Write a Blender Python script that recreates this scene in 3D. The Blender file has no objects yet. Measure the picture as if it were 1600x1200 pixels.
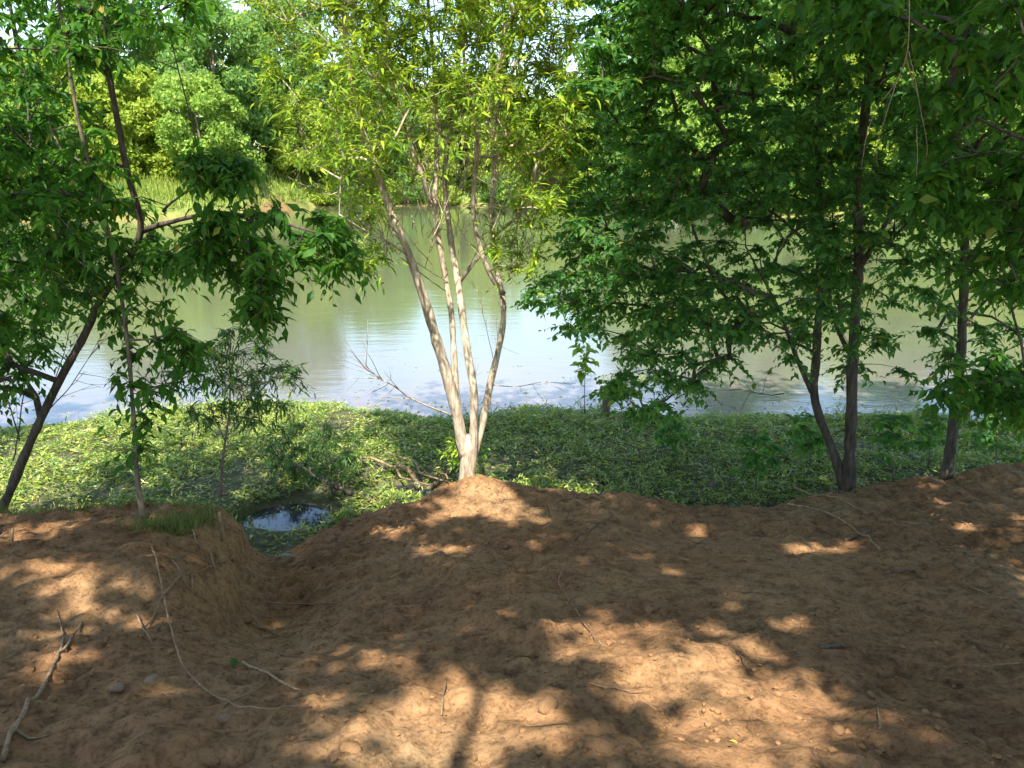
import bpy, math, random
import numpy as np
from mathutils import Vector, Matrix

# ------------------------------------------------------------------ camera, light, exposure
R = math.radians
PITCH, HC, F = R(15.2), 3.0, 1200.0
SUN_EL, SUN_AZ = R(55), R(4)            # the sun stands behind the viewer, light travels away over the river
scene = bpy.context.scene
C = scene.collection
cam_d = bpy.data.cameras.new("camera"); cam = bpy.data.objects.new("camera", cam_d); C.objects.link(cam)
cam_d.lens = 27.0; cam_d.sensor_width = 36.0; cam_d.clip_end = 2000; cam_d.clip_start = 0.05
cam.location = (0, 0, HC); cam.rotation_euler = (math.pi/2 - PITCH, 0, 0)
scene.camera = cam
w = bpy.data.worlds.new("World"); scene.world = w; w.use_nodes = True
nt = w.node_tree; nt.nodes.clear()
out = nt.nodes.new("ShaderNodeOutputWorld"); bg = nt.nodes.new("ShaderNodeBackground")
sky = nt.nodes.new("ShaderNodeTexSky"); sky.sky_type = 'NISHITA'; sky.sun_disc = False
sky.sun_elevation = SUN_EL; sky.sun_rotation = math.pi + SUN_AZ; sky.air_density = 1.25; sky.dust_density = .5; sky.ozone_density = 2.5
tc = nt.nodes.new("ShaderNodeTexCoord")
mp = nt.nodes.new("ShaderNodeMapping"); mp.inputs['Scale'].default_value = (1, 1, 2.6)
cn = nt.nodes.new("ShaderNodeTexNoise"); cn.inputs['Scale'].default_value = 2.3; cn.inputs['Detail'].default_value = 7
cr = nt.nodes.new("ShaderNodeValToRGB"); cr.color_ramp.elements[0].position = .53; cr.color_ramp.elements[1].position = .80
mx = nt.nodes.new("ShaderNodeMix"); mx.data_type = 'RGBA'; mx.inputs[7].default_value = (6.0, 6.3, 7.0, 1)
L_ = nt.links.new
L_(tc.outputs['Generated'], mp.inputs[0]); L_(mp.outputs[0], cn.inputs['Vector']); L_(cn.outputs[0], cr.inputs[0])
L_(cr.outputs[0], mx.inputs[0]); L_(sky.outputs[0], mx.inputs[6]); L_(mx.outputs[2], bg.inputs[0])
bg.inputs[1].default_value = 0.15; L_(bg.outputs[0], out.inputs[0])
SUN = np.array([math.sin(SUN_AZ)*math.cos(SUN_EL), math.cos(SUN_AZ)*math.cos(SUN_EL), -math.sin(SUN_EL)])
sl = bpy.data.lights.new("sun", 'SUN'); sl.energy = 4.6; sl.angle = R(0.53); sl.color = (1, .955, .86)
so = bpy.data.objects.new("sun", sl); C.objects.link(so)
so.rotation_euler = Vector(SUN).to_track_quat('-Z', 'Y').to_euler(); so.location = (0, -10, 30)
scene.view_settings.view_transform = 'Standard'; scene.view_settings.look = 'None'
scene.view_settings.gamma = 1; scene.view_settings.use_curve_mapping = False
scene.view_settings.exposure = 1.5
scene.cycles.max_bounces = 8; scene.cycles.transmission_bounces = 4; scene.cycles.diffuse_bounces = 4
scene.cycles.use_denoising = True

rng = np.random.default_rng(7); random.seed(7)

# ------------------------------------------------------------------ helpers
def rays(px, py):
    px = np.asarray(px, float); py = np.asarray(py, float)
    cx = (px-800)/F; cy = (600-py)/F
    return cx, math.cos(PITCH)+cy*math.sin(PITCH), -math.sin(PITCH)+cy*math.cos(PITCH)
def at(px, py, y):
    dx, dy, dz = rays(px, py); t = y/dy
    return np.stack([dx*t, dy*t, HC+dz*t], -1)
def on_ground(px, py, lift=0.0):
    dx, dy, dz = rays(px, py); t = np.full(np.shape(dx), 1.2)
    for _ in range(900):
        up = HC+dz*t > height(dx*t, dy*t)+lift
        if not np.any(up): break
        t = t+np.where(up, .015, 0)
    return np.stack([dx*t, dy*t, HC+dz*t], -1)
def project(P):
    y = P[:, 1]*math.cos(PITCH)-(P[:, 2]-HC)*math.sin(PITCH)
    u = P[:, 1]*math.sin(PITCH)+(P[:, 2]-HC)*math.cos(PITCH)
    y = np.where(y > .05, y, .05)
    return 800+F*P[:, 0]/y, 600-F*u/y, y
def norm(v): return v/np.maximum(np.linalg.norm(v, axis=-1, keepdims=True), 1e-9)
def _h(i, j, s):
    n = (i*374761393+j*668265263+s*982451653) & 0xffffffff
    n = ((n ^ (n >> 13))*1274126177) & 0xffffffff
    return ((n ^ (n >> 16)) & 0xffff)/65535.0
def vn(x, y, s=0):
    xi = np.floor(x).astype(np.int64); yi = np.floor(y).astype(np.int64)
    fx = x-xi; fy = y-yi; fx = fx*fx*(3-2*fx); fy = fy*fy*(3-2*fy)
    a = _h(xi, yi, s); b = _h(xi+1, yi, s); c = _h(xi, yi+1, s); d = _h(xi+1, yi+1, s)
    return (a+(b-a)*fx)*(1-fy)+(c+(d-c)*fx)*fy-.5
def fbm(x, y, s=0, o=4):
    r = 0; a = 1.0
    for k in range(o):
        r = r+a*vn(x*2**k+k*17.3, y*2**k-k*9.1, s+k); a *= .5
    return r
def sst(a, b, v):
    t = np.clip((v-a)/(b-a), 0, 1); return t*t*(3-2*t)
def inpoly(px, py, poly):
    r = np.zeros(np.shape(px), bool); n = len(poly)
    for i in range(n):
        x0, y0 = poly[i]; x1, y1 = poly[(i+1) % n]
        if y0 == y1: continue
        c = ((y0 > py) != (y1 > py)) & (px < (x1-x0)*(py-y0)/(y1-y0)+x0)
        r ^= c
    return r

class MB:
    def __init__(s): s.v = []; s.f = []; s.n = 0
    def add(s, V, *Fs):
        s.v.append(np.asarray(V, float).reshape(-1, 3))
        for f in Fs: s.f.append(np.asarray(f, np.int64)+s.n)
        s.n += len(s.v[-1])
    def mesh(s, name, mat=None, smooth=False, off=(0, 0, 0)):
        me = bpy.data.meshes.new(name)
        V = (np.concatenate(s.v)-np.asarray(off)).astype(np.float32)
        li = np.concatenate([f.ravel() for f in s.f]).astype(np.int32)
        tot = np.concatenate([np.full(len(f), f.shape[1], np.int32) for f in s.f])
        st = np.concatenate([[0], np.cumsum(tot)[:-1]]).astype(np.int32)
        me.vertices.add(len(V)); me.vertices.foreach_set('co', V.ravel())
        me.loops.add(len(li)); me.loops.foreach_set('vertex_index', li)
        me.polygons.add(len(tot)); me.polygons.foreach_set('loop_start', st); me.polygons.foreach_set('loop_total', tot)
        me.polygons.foreach_set('use_smooth', np.full(len(tot), smooth))
        me.update(calc_edges=True)
        if mat: me.materials.append(mat)
        return me
def link(name, me, parent=None, **props):
    o = bpy.data.objects.new(name, me); C.objects.link(o)
    if parent is not None: o.parent = parent
    for k, v in props.items(): o[k] = v
    return o
def empty(name, loc, **props):
    o = bpy.data.objects.new(name, None); C.objects.link(o); o.location = loc; o.empty_display_size = .2
    for k, v in props.items(): o[k] = v
    return o

def tube(mb, P, r, sides=6, cap=True):
    P = np.asarray(P, float); n = len(P); r = np.broadcast_to(r, (n,))
    T = norm(np.gradient(P, axis=0))
    m = norm(T.mean(0)); ref = np.eye(3)[np.argmin(np.abs(m))]
    A = norm(np.cross(T, ref)); B = np.cross(T, A)
    a = np.arange(sides)*2*np.pi/sides
    V = P[:, None]+r[:, None, None]*(np.cos(a)[None, :, None]*A[:, None]+np.sin(a)[None, :, None]*B[:, None])
    i = np.arange(n-1)[:, None]*sides; j = np.arange(sides)[None]; k = (j+1) % sides
    q = np.stack([i+j, i+k, i+sides+k, i+sides+j], -1).reshape(-1, 4)
    V = V.reshape(-1, 3)
    if cap:
        V = np.concatenate([V, P[:1], P[-1:]])
        j = j[0]; k = k[0]
        t0 = np.stack([k, j, np.full(sides, n*sides)], -1)
        t1 = np.stack([(n-1)*sides+j, (n-1)*sides+k, np.full(sides, n*sides+1)], -1)
        mb.add(V, q, t0, t1)
    else: mb.add(V, q)
def smooth_path(P, step=.08, wob=0.0, rg=rng):
    P = np.asarray(P, float)
    s = np.concatenate([[0], np.cumsum(np.linalg.norm(np.diff(P, axis=0), axis=1))])
    n = max(3, int(s[-1]/step)+1); t = np.linspace(0, s[-1], n)
    Q = np.stack([np.interp(t, s, P[:, k]) for k in range(3)], -1)
    for _ in range(3):
        Q[1:-1] = .5*Q[1:-1]+.25*(Q[:-2]+Q[2:])
    if wob:
        W = rg.normal(0, 1, (n, 3)); 
        for _ in range(2): W[1:-1] = (W[:-2]+W[1:-1]+W[2:])/3
        W[0] = W[-1] = 0
        Q = Q+W*wob
    return Q

# leaf templates: (across, along, out) vertices and faces
def T_BROAD():
    v = [(0, 0, 0), (-.36, .22, .07), (0, .22, 0), (.36, .22, .07), (-.46, .45, .07), (0, .45, .0), (.46, .45, .07), (-.24, .75, .0), (0, .75, -.06), (.24, .75, .0), (0, 1, -.16)]
    q = [(1, 4, 5, 2), (2, 5, 6, 3), (4, 7, 8, 5), (5, 8, 9, 6)]; t = [(0, 1, 2), (0, 2, 3), (7, 10, 8), (8, 10, 9)]
    return np.array(v), [np.array(q), np.array(t)]
def T_MED():
    v = [(0, 0, 0), (-.42, .35, .07), (0, .38, -.0), (.42, .35, .07), (-.25, .72, .0), (.25, .72, .0), (0, 1, -.16)]
    t = [(0, 1, 2), (0, 2, 3), (1, 4, 2), (2, 4, 6), (2, 6, 5), (2, 5, 3)]
    return np.array(v), [np.array(t)]
def T_FOLD():
    v = [(0, 0, 0), (-.44, .42, .07), (0, .45, -.02), (.44, .42, .07), (0, 1, -.14)]
    return np.array(v), [np.array([(0, 1, 2), (0, 2, 3), (1, 4, 2), (2, 4, 3)])]
def T_NARROW():
    v = [(0, 0, 0), (-.5, .3, .02), (.5, .3, .02), (-.38, .65, -.05), (.38, .65, -.05), (0, 1, -.2)]
    return np.array(v), [np.array([(1, 3, 4, 2)]), np.array([(0, 1, 2), (3, 5, 4)])]
def T_KITE():
    v = [(0, 0, 0), (-.5, .45, .06), (.5, .45, .06), (0, 1, -.06)]
    return np.array(v), [np.array([(0, 1, 3), (0, 3, 2)])]
def leaves(mb, P, T, N, L, W, tm):
    v, fs = tm; n = len(P)
    if n == 0: return
    T = norm(T); N = norm(N-(N*T).sum(-1, keepdims=True)*T); B = np.cross(T, N)
    L = np.broadcast_to(L, (n,)); W = np.broadcast_to(W, (n,))
    V = P[:, None]+v[None, :, 1, None]*(L[:, None]*T)[:, None]+v[None, :, 0, None]*(W[:, None]*B)[:, None]+v[None, :, 2, None]*(L[:, None]*N)[:, None]
    o = (np.arange(n)*len(v))[:, None, None]
    mb.add(V.reshape(-1, 3), *[(f[None]+o).reshape(-1, f.shape[1]) for f in fs])

# ------------------------------------------------------------------ materials
def mat_new(name):
    m = bpy.data.materials.new(name); m.use_nodes = True
    t = m.node_tree; t.nodes.clear(); o = t.nodes.new("ShaderNodeOutputMaterial")
    return m, t, o
def ramp(t, cols, pos=None):
    r = t.nodes.new("ShaderNodeValToRGB"); e = r.color_ramp.elements
    pos = pos or [i/(len(cols)-1) for i in range(len(cols))]
    while len(e) < len(cols): e.new(.5)
    for k, (c, p) in enumerate(zip(cols, pos)): e[k].position = p; e[k].color = (*c, 1)
    return r
def noise(t, scale, detail=4, vec=None, rough=.55):
    n = t.nodes.new("ShaderNodeTexNoise"); n.inputs['Scale'].default_value = scale
    n.inputs['Detail'].default_value = detail; n.inputs['Roughness'].default_value = rough
    if vec is not None: t.links.new(vec, n.inputs['Vector'])
    return n
def leaf_mat(name, cols, trans=(.25, .5, .05), tr=.35, rough=.5, spec=.22, aged=None):
    m, t, o = mat_new(name)
    g = t.nodes.new("ShaderNodeNewGeometry"); oi = t.nodes.new("ShaderNodeObjectInfo")
    ad = t.nodes.new("ShaderNodeMath"); ad.operation = 'ADD'; t.links.new(g.outputs['Random Per Island'], ad.inputs[0]); t.links.new(oi.outputs['Random'], ad.inputs[1])
    fr = t.nodes.new("ShaderNodeMath"); fr.operation = 'FRACT'; t.links.new(ad.outputs[0], fr.inputs[0])
    r = ramp(t, cols+[aged], [.96*i/(len(cols)-1) for i in range(len(cols))]+[1.0]) if aged else ramp(t, cols)
    t.links.new(fr.outputs[0], r.inputs[0])
    b = t.nodes.new("ShaderNodeBsdfPrincipled"); t.links.new(r.outputs[0], b.inputs['Base Color'])
    b.inputs['Roughness'].default_value = rough; b.inputs['Specular IOR Level'].default_value = spec
    tl = t.nodes.new("ShaderNodeBsdfTranslucent")
    mm = t.nodes.new("ShaderNodeMix"); mm.data_type = 'RGBA'; mm.inputs[0].default_value = .5; mm.inputs[7].default_value = (*trans, 1)
    t.links.new(r.outputs[0], mm.inputs[6]); t.links.new(mm.outputs[2], tl.inputs[0])
    ms = t.nodes.new("ShaderNodeMixShader"); ms.inputs[0].default_value = tr
    t.links.new(b.outputs[0], ms.inputs[1]); t.links.new(tl.outputs[0], ms.inputs[2]); t.links.new(ms.outputs[0], o.inputs[0])
    return m
def bark_mat(name, c0, c1, sc=14, bump=.5):
    m, t, o = mat_new(name)
    tcx = t.nodes.new("ShaderNodeTexCoord"); mpx = t.nodes.new("ShaderNodeMapping"); mpx.inputs['Scale'].default_value = (1, 1, .22)
    t.links.new(tcx.outputs['Object'], mpx.inputs[0])
    n = noise(t, sc*3, 6, mpx.outputs[0], .65); n2 = noise(t, sc*.35, 3, tcx.outputs['Object'])
    r = ramp(t, [c0, c1], [.36, .62]); t.links.new(n.outputs[0], r.inputs[0])
    mm = t.nodes.new("ShaderNodeMix"); mm.data_type = 'RGBA'; mm.blend_type = 'MULTIPLY'; mm.inputs[0].default_value = .55
    r2 = ramp(t, [(.45, .42, .36), (1, 1, 1)], [.35, .6]); t.links.new(n2.outputs[0], r2.inputs[0])
    t.links.new(r.outputs[0], mm.inputs[6]); t.links.new(r2.outputs[0], mm.inputs[7])
    b = t.nodes.new("ShaderNodeBsdfPrincipled"); t.links.new(mm.outputs[2], b.inputs['Base Color']); b.inputs['Roughness'].default_value = .85
    bp = t.nodes.new("ShaderNodeBump"); bp.inputs['Strength'].default_value = bump; bp.inputs['Distance'].default_value = .012
    t.links.new(n.outputs[0], bp.inputs['Height']); t.links.new(bp.outputs[0], b.inputs['Normal']); t.links.new(b.outputs[0], o.inputs[0])
    return m

M = {}
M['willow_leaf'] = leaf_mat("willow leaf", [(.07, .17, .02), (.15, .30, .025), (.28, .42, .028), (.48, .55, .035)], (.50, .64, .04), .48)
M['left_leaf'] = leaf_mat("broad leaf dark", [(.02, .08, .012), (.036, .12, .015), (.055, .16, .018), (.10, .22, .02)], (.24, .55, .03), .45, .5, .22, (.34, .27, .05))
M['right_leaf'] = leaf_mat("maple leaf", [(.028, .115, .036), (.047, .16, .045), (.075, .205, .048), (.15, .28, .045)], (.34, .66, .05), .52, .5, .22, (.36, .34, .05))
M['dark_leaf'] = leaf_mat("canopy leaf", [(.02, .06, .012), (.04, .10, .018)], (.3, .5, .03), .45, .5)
M['shrub_leaf'] = leaf_mat("shrub leaf", [(.03, .075, .02), (.06, .13, .03), (.09, .16, .03)], (.22, .4, .05), .35)
M['cover_leaf'] = leaf_mat("ground cover leaf", [(.04, .10, .02), (.13, .23, .025), (.28, .37, .035), (.46, .46, .08), (.06, .15, .03)], (.4, .55, .04), .25, .40, .65)
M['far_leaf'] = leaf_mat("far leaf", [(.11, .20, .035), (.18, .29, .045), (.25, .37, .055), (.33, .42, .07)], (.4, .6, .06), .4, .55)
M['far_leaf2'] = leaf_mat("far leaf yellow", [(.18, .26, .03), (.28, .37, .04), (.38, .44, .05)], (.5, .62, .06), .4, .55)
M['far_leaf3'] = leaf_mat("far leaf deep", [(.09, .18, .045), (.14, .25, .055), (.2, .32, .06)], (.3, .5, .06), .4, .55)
M['grass'] = leaf_mat("grass blade", [(.06, .1, .02), (.12, .17, .03), (.26, .25, .09)], (.3, .4, .06), .3, .5)
M['far_grass'] = leaf_mat("far grass blade", [(.14, .2, .03), (.22, .28, .04), (.3, .32, .07)], (.4, .5, .06), .3, .6)
M['dry_leaf'] = leaf_mat("dry leaf", [(.12, .07, .03), (.2, .12, .05)], (.3, .2, .08), .2, .7)
M['yellow_leaf'] = leaf_mat("yellow leaf", [(.55, .38, .05), (.5, .4, .06)], (.6, .5, .1), .2, .5)
M['pale_leaf'] = leaf_mat("pale leaf", [(.16, .22, .14), (.2, .26, .17)], (.3, .4, .2), .2, .5)
M['willow_twig'] = leaf_mat('willow twig', [(.10, .09, .03), (.16, .13, .05)], (.2, .2, .05), .05)
M['dark_twig'] = leaf_mat('dark twig', [(.03, .04, .015), (.06, .06, .025)], (.1, .1, .03), .05)
M['willow_bark'] = bark_mat("willow bark", (.27, .19, .12), (.64, .54, .40), 12, .6)
M['dark_bark'] = bark_mat("dark bark", (.04, .03, .02), (.13, .10, .07), 12, .7)
M['grey_bark'] = bark_mat("grey bark", (.10, .075, .05), (.26, .2, .14), 12, .6)
M['dead_wood'] = bark_mat("dead wood", (.20, .12, .06), (.40, .28, .16), 16, .4)
M['dark_wood'] = bark_mat("dark wood", (.07, .045, .03), (.2, .14, .09), 16, .5)
M['root'] = bark_mat("root", (.22, .12, .06), (.40, .25, .14), 16, .4)

def ground_mat():
    m, t, o = mat_new("soil and mud")
    tcx = t.nodes.new("ShaderNodeTexCoord"); ob = tcx.outputs['Object']
    n1 = noise(t, .9, 6, ob, .62); n2 = noise(t, 12, 8, ob, .72); n3 = noise(t, 55, 4, ob, .6)
    r1 = ramp(t, [(.20, .10, .046), (.30, .158, .072), (.33, .187, .088), (.36, .232, .12)], [.28, .45, .58, .74]); t.links.new(n1.outputs[0], r1.inputs[0])
    r2 = ramp(t, [(.38, .36, .35), (.88, .88, .87), (1.18, 1.16, 1.14)], [.33, .5, .68]); t.links.new(n2.outputs[0], r2.inputs[0])
    mm = t.nodes.new("ShaderNodeMix"); mm.data_type = 'RGBA'; mm.blend_type = 'MULTIPLY'; mm.inputs[0].default_value = 1.0
    t.links.new(r1.outputs[0], mm.inputs[6]); t.links.new(r2.outputs[0], mm.inputs[7])
    r3 = ramp(t, [(.45, .43, .40), (1, 1, 1)], [.36, .5]); t.links.new(n3.outputs[0], r3.inputs[0])
    m2 = t.nodes.new("ShaderNodeMix"); m2.data_type = 'RGBA'; m2.blend_type = 'MULTIPLY'; m2.inputs[0].default_value = .7
    t.links.new(mm.outputs[2], m2.inputs[6]); t.links.new(r3.outputs[0], m2.inputs[7])
    # marsh mud where the vegetation mask attribute says so
    at_ = t.nodes.new("ShaderNodeAttribute"); at_.attribute_name = "marsh"
    mud = ramp(t, [(.05, .055, .028), (.14, .12, .06)], [.4, .65]); t.links.new(n2.outputs[0], mud.inputs[0])
    m3 = t.nodes.new("ShaderNodeMix"); m3.data_type = 'RGBA'; t.links.new(at_.outputs['Fac'], m3.inputs[0])
    t.links.new(m2.outputs[2], m3.inputs[6]); t.links.new(mud.outputs[0], m3.inputs[7])
    at2 = t.nodes.new("ShaderNodeAttribute"); at2.attribute_name = "bank"
    gr = ramp(t, [(.10, .15, .03), (.2, .26, .05)], [.4, .6]); t.links.new(n1.outputs[0], gr.inputs[0])
    m4 = t.nodes.new("ShaderNodeMix"); m4.data_type = 'RGBA'; t.links.new(at2.outputs['Fac'], m4.inputs[0])
    t.links.new(m3.outputs[2], m4.inputs[6]); t.links.new(gr.outputs[0], m4.inputs[7])
    b = t.nodes.new("ShaderNodeBsdfPrincipled"); b.inputs['Roughness'].default_value = .95; b.inputs['Specular IOR Level'].default_value = .15
    t.links.new(m4.outputs[2], b.inputs['Base Color'])
    vo = t.nodes.new("ShaderNodeTexVoronoi"); vo.inputs['Scale'].default_value = 52; t.links.new(ob, vo.inputs['Vector'])
    vo2 = t.nodes.new("ShaderNodeTexVoronoi"); vo2.inputs['Scale'].default_value = 120; t.links.new(ob, vo2.inputs['Vector'])
    av = t.nodes.new("ShaderNodeMath"); av.operation = 'MULTIPLY_ADD'; av.inputs[1].default_value = -.42
    t.links.new(vo.outputs['Distance'], av.inputs[0]); t.links.new(n3.outputs[0], av.inputs[2])
    aw = t.nodes.new("ShaderNodeMath"); aw.operation = 'MULTIPLY_ADD'; aw.inputs[1].default_value = -.08
    t.links.new(vo2.outputs['Distance'], aw.inputs[0]); t.links.new(av.outputs[0], aw.inputs[2])
    ad = t.nodes.new("ShaderNodeMath"); ad.operation = 'MULTIPLY_ADD'; ad.inputs[1].default_value = .4
    t.links.new(aw.outputs[0], ad.inputs[0]); t.links.new(n2.outputs[0], ad.inputs[2])
    bp = t.nodes.new("ShaderNodeBump"); bp.inputs['Strength'].default_value = .75; bp.inputs['Distance'].default_value = .014
    t.links.new(ad.outputs[0], bp.inputs['Height']); t.links.new(bp.outputs[0], b.inputs['Normal']); t.links.new(b.outputs[0], o.inputs[0])
    return m
def water_mat():
    m, t, o = mat_new("river water")
    g = t.nodes.new("ShaderNodeNewGeometry"); sp = t.nodes.new("ShaderNodeSeparateXYZ"); t.links.new(g.outputs['Position'], sp.inputs[0])
    pn = noise(t, .35, 3, g.outputs['Position'])
    ad = t.nodes.new("ShaderNodeMath"); ad.operation = 'MULTIPLY_ADD'; ad.inputs[1].default_value = 7; t.links.new(pn.outputs[0], ad.inputs[0]); t.links.new(sp.outputs['Y'], ad.inputs[2])
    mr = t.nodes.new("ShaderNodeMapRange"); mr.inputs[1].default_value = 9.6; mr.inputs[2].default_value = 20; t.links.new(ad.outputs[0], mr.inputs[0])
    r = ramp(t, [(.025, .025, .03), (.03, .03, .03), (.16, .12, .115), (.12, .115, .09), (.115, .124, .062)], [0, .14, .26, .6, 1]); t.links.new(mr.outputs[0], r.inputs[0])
    b = t.nodes.new("ShaderNodeBsdfPrincipled"); t.links.new(r.outputs[0], b.inputs['Base Color'])
    b.inputs['Roughness'].default_value = .06; b.inputs['IOR'].default_value = 1.45; b.inputs['Specular IOR Level'].default_value = 1.0
    mp1 = t.nodes.new("ShaderNodeMapping"); mp1.inputs['Scale'].default_value = (.55, 1.5, 1); t.links.new(g.outputs['Position'], mp1.inputs[0])
    w1 = noise(t, 2.6, 5, mp1.outputs[0], .6)
    mp2 = t.nodes.new("ShaderNodeMapping"); mp2.inputs['Scale'].default_value = (.09, .28, 1); t.links.new(g.outputs['Position'], mp2.inputs[0])
    w2 = noise(t, 1.6, 3, mp2.outputs[0], .5)
    a2 = t.nodes.new("ShaderNodeMath"); a2.operation = 'MULTIPLY_ADD'; a2.inputs[1].default_value = 2.2; t.links.new(w2.outputs[0], a2.inputs[0]); t.links.new(w1.outputs[0], a2.inputs[2])
    bp = t.nodes.new("ShaderNodeBump"); bp.inputs['Strength'].default_value = .26; bp.inputs['Distance'].default_value = .015
    t.links.new(a2.outputs[0], bp.inputs['Height']); t.links.new(bp.outputs[0], b.inputs['Normal']); t.links.new(b.outputs[0], o.inputs[0])
    return m

# ------------------------------------------------------------------ ground
NOM_Y = [-60, 0, 1.73, 2.8, 3.75, 4.47, 5.33, 5.9, 6.6, 9]
NOM_Z = [3.2, 1.62, 1.45, 1.15, .90, .72, .55, .48, .42, .40]
def yfar(x):
    return np.interp(x, [-200, -60, -30, -23, -19, 5, 12, 18, 60, 200], [44, 48, 52, 60, 80, 82, 76, 60, 54, 50])+1.5*vn(x*.2, x*0, 31)
def shore(x):
    return np.interp(x, [-9, -6.5, -5.2, -3.4, -2.2, -1.4, -.6, .2, 1.2, 2.0, 3.4, 5.6, 8, 12], [8.2, 8.6, 9.3, 10.1, 9.9, 9.5, 9.4, 9.85, 9.7, 9.3, 9.5, 9.4, 9.2, 8.8])
def edge(x):
    return np.interp(x, [-8, -3.2, -2.15, -1.95, -1.4, -.85, -.1, .9, 1.9, 2.7, 3.5, 5, 9], [4.6, 4.8, 5.05, 5.15, 5.45, 5.75, 6.08, 5.75, 5.5, 5.85, 6.15, 6.45, 6.9])+.10*fbm(x*1.7, x*0+3, 5, 3)
def cutx(y):
    return np.interp(y, [2.2, 2.9, 3.6, 4.6, 5.2, 6], [-1.15, -1.32, -1.5, -1.78, -1.98, -2.1])+.06*fbm(y*2.2, y*0, 6, 1)
def bump(x, y, cx, cy, rx, ry, h): return h*np.exp(-((x-cx)/rx)**2-((y-cy)/ry)**2)
def height(x, y):
    x = np.asarray(x, float); y = np.asarray(y, float)
    z = np.interp(y, NOM_Y, NOM_Z)
    near = sst(9, 6, np.abs(x))
    gy = sst(2.3, 3.9, y)
    d = x-cutx(y)+.05*fbm(x*2.4, y*2.4, 8, 1)
    z = z+np.where(d < 0, .10+.06*sst(0, -.5, d), 0)*gy
    z = z+(-.36*np.exp(-(np.maximum(d, 0)/.75)**2)*sst(-.20, .22, d))*gy
    z = z+np.where(x > 1.6, .07*sst(1.6, 4, x), 0)*sst(3.5, 5.5, y)
    # mounds, ruts and hummocks
    z = z+bump(x, y, -.38, 5.85, .42, .32, .10)+bump(x, y, .17, 2.78, .14, .13, .10)+bump(x, y, .62, 2.65, .32, .2, .07)
    z = z+bump(x, y, -1.85, 3.35, .28, .25, .08)+bump(x, y, .9, 5.35, .25, .2, .09)+bump(x, y, -1.1, 2.0, .25, .15, .05)+bump(x, y, -.2, 2.15, .3, .1, .04)
    z = z-bump(x, y, 1.35, 4.85, .5, .22, .10)+bump(x, y, -.1, 3.3, .18, .3, .03)
    wd = np.sin(((x*.35+y)*15)+2*vn(x*2, y*2, 3))     # short crawler tracks pressed into the soil
    z = z+.013*wd*np.exp(-((x-.42)/.28)**2-((y-3.35)/.5)**2)+.010*wd*np.exp(-((x-1.5)/.5)**2-((y-4.2)/.6)**2)
    det = .075*fbm(x*1.3, y*1.3, 11, 3)+.055*fbm(x*4, y*4, 12, 4)
    lump = np.maximum(fbm(x*7, y*7, 13, 4), 0)
    det = det+.052*lump-.045*np.maximum(fbm(x*15, y*15, 19, 2)-.32, 0)-.03*np.maximum(fbm(x*28, y*28, 20, 2)-.35, 0)+.034*fbm(x*17, y*17, 14, 3)+.020*np.maximum(fbm(x*34, y*34, 15, 2)-.05, 0)-.05*np.maximum(fbm(x*9, y*9, 18, 3)-.35, 0)
    smoothzone = np.exp(-((x-1.2)/.9)**2-((y-3.9)/1.0)**2)
    z = z+det*(1-.6*smoothzone)*np.where(y > 0, 1, .5)
    # marsh flat beyond the edge
    sh = shore(x)+.22*fbm(x*1.1, y*1.1, 21, 3)
    mz = .05+.075*fbm(x*.9, y*.9, 22, 3)+.05*fbm(x*5, y*5, 23, 3)+.05
    mz = np.where(y > sh-.7, mz*(1-sst(sh-.7, sh+.1, y))-.16*sst(sh-.25, sh+.5, y), mz)
    mz = mz-.9*sst(sh+2, sh+14, y)*(y > sh)
    mz = mz-bump(x, y, -2.0, 6.42, .40, .26, .34)-bump(x, y, -.98, 6.95, .42, .22, .34)
    mz = mz+bump(x, y, 1.75, 9.55, .35, .13, .10)
    mz = np.where((y > 6) & (y < 10), np.where((mz > -.02) & (mz < .02), mz, mz), mz)
    e = edge(x)
    s = sst(-.10, .38, y-e+.12*fbm(x*3, y*3, 25, 3))
    s = np.where(y < 4, 0, s)
    z = z*(1-s)+mz*s
    # far bank
    yf = yfar(x)
    fz = -.9+(y-yf+4)*.28
    top = .7+np.minimum(y-yf, 26)*np.where(x < -14, .15, .04)
    fz = np.minimum(fz, top)+.25*fbm(x*.3, y*.3, 41, 3)
    fz = np.minimum(fz, 14)
    s2 = sst(-6, -2, y-yf)
    return z*(1-s2)+fz*s2
def growing(a, b, first, k):
    r = [a]; st = first
    while r[-1] < b: r.append(r[-1]+st); st *= k
    return np.array(r)
xs_o = growing(4.6, 260, .05, 1.075)
xs = np.concatenate([-xs_o[::-1], np.arange(-4.55, 4.56, .032), xs_o])
ys = np.concatenate([-growing(-1.3, 60, .05, 1.12)[::-1], np.arange(1.35, 6.7, .024), growing(6.7, 11.5, .022, 1.012), growing(11.6, 60, .15, 1.09), growing(61, 320, 1.1, 1.03)])
ys = np.unique(ys)
X, Y = np.meshgrid(xs, ys); Z = height(X, Y)
mb = MB(); nx, ny = len(xs), len(ys)
i = np.arange(ny-1)[:, None]*nx; j = np.arange(nx-1)[None]
mb.add(np.stack([X, Y, Z], -1), np.stack([i+j, i+j+1, i+j+nx+1, i+j+nx], -1).reshape(-1, 4))
me = mb.mesh("ground", ground_mat(), True)
s = sst(-.02, .34, Y-edge(X)+.16*fbm(X*3, Y*3, 26, 3))
s = np.where(Y < 4, 0, s)
mudbar = np.exp(-((X-1.85)/.55)**2-((Y-9.5)/.35)**2)
s = s*(1-np.clip(mudbar*1.4, 0, 1))
redfar = sst(.12, .3, vn(X*.16, Y*.1, 77))*sst(5, 1, Y-yfar(X))+sst(1.6, .3, Y-yfar(X))*.12
bank = sst(-3, 1.0, Y-yfar(X))*(1-np.clip(redfar, 0, .92))
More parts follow.
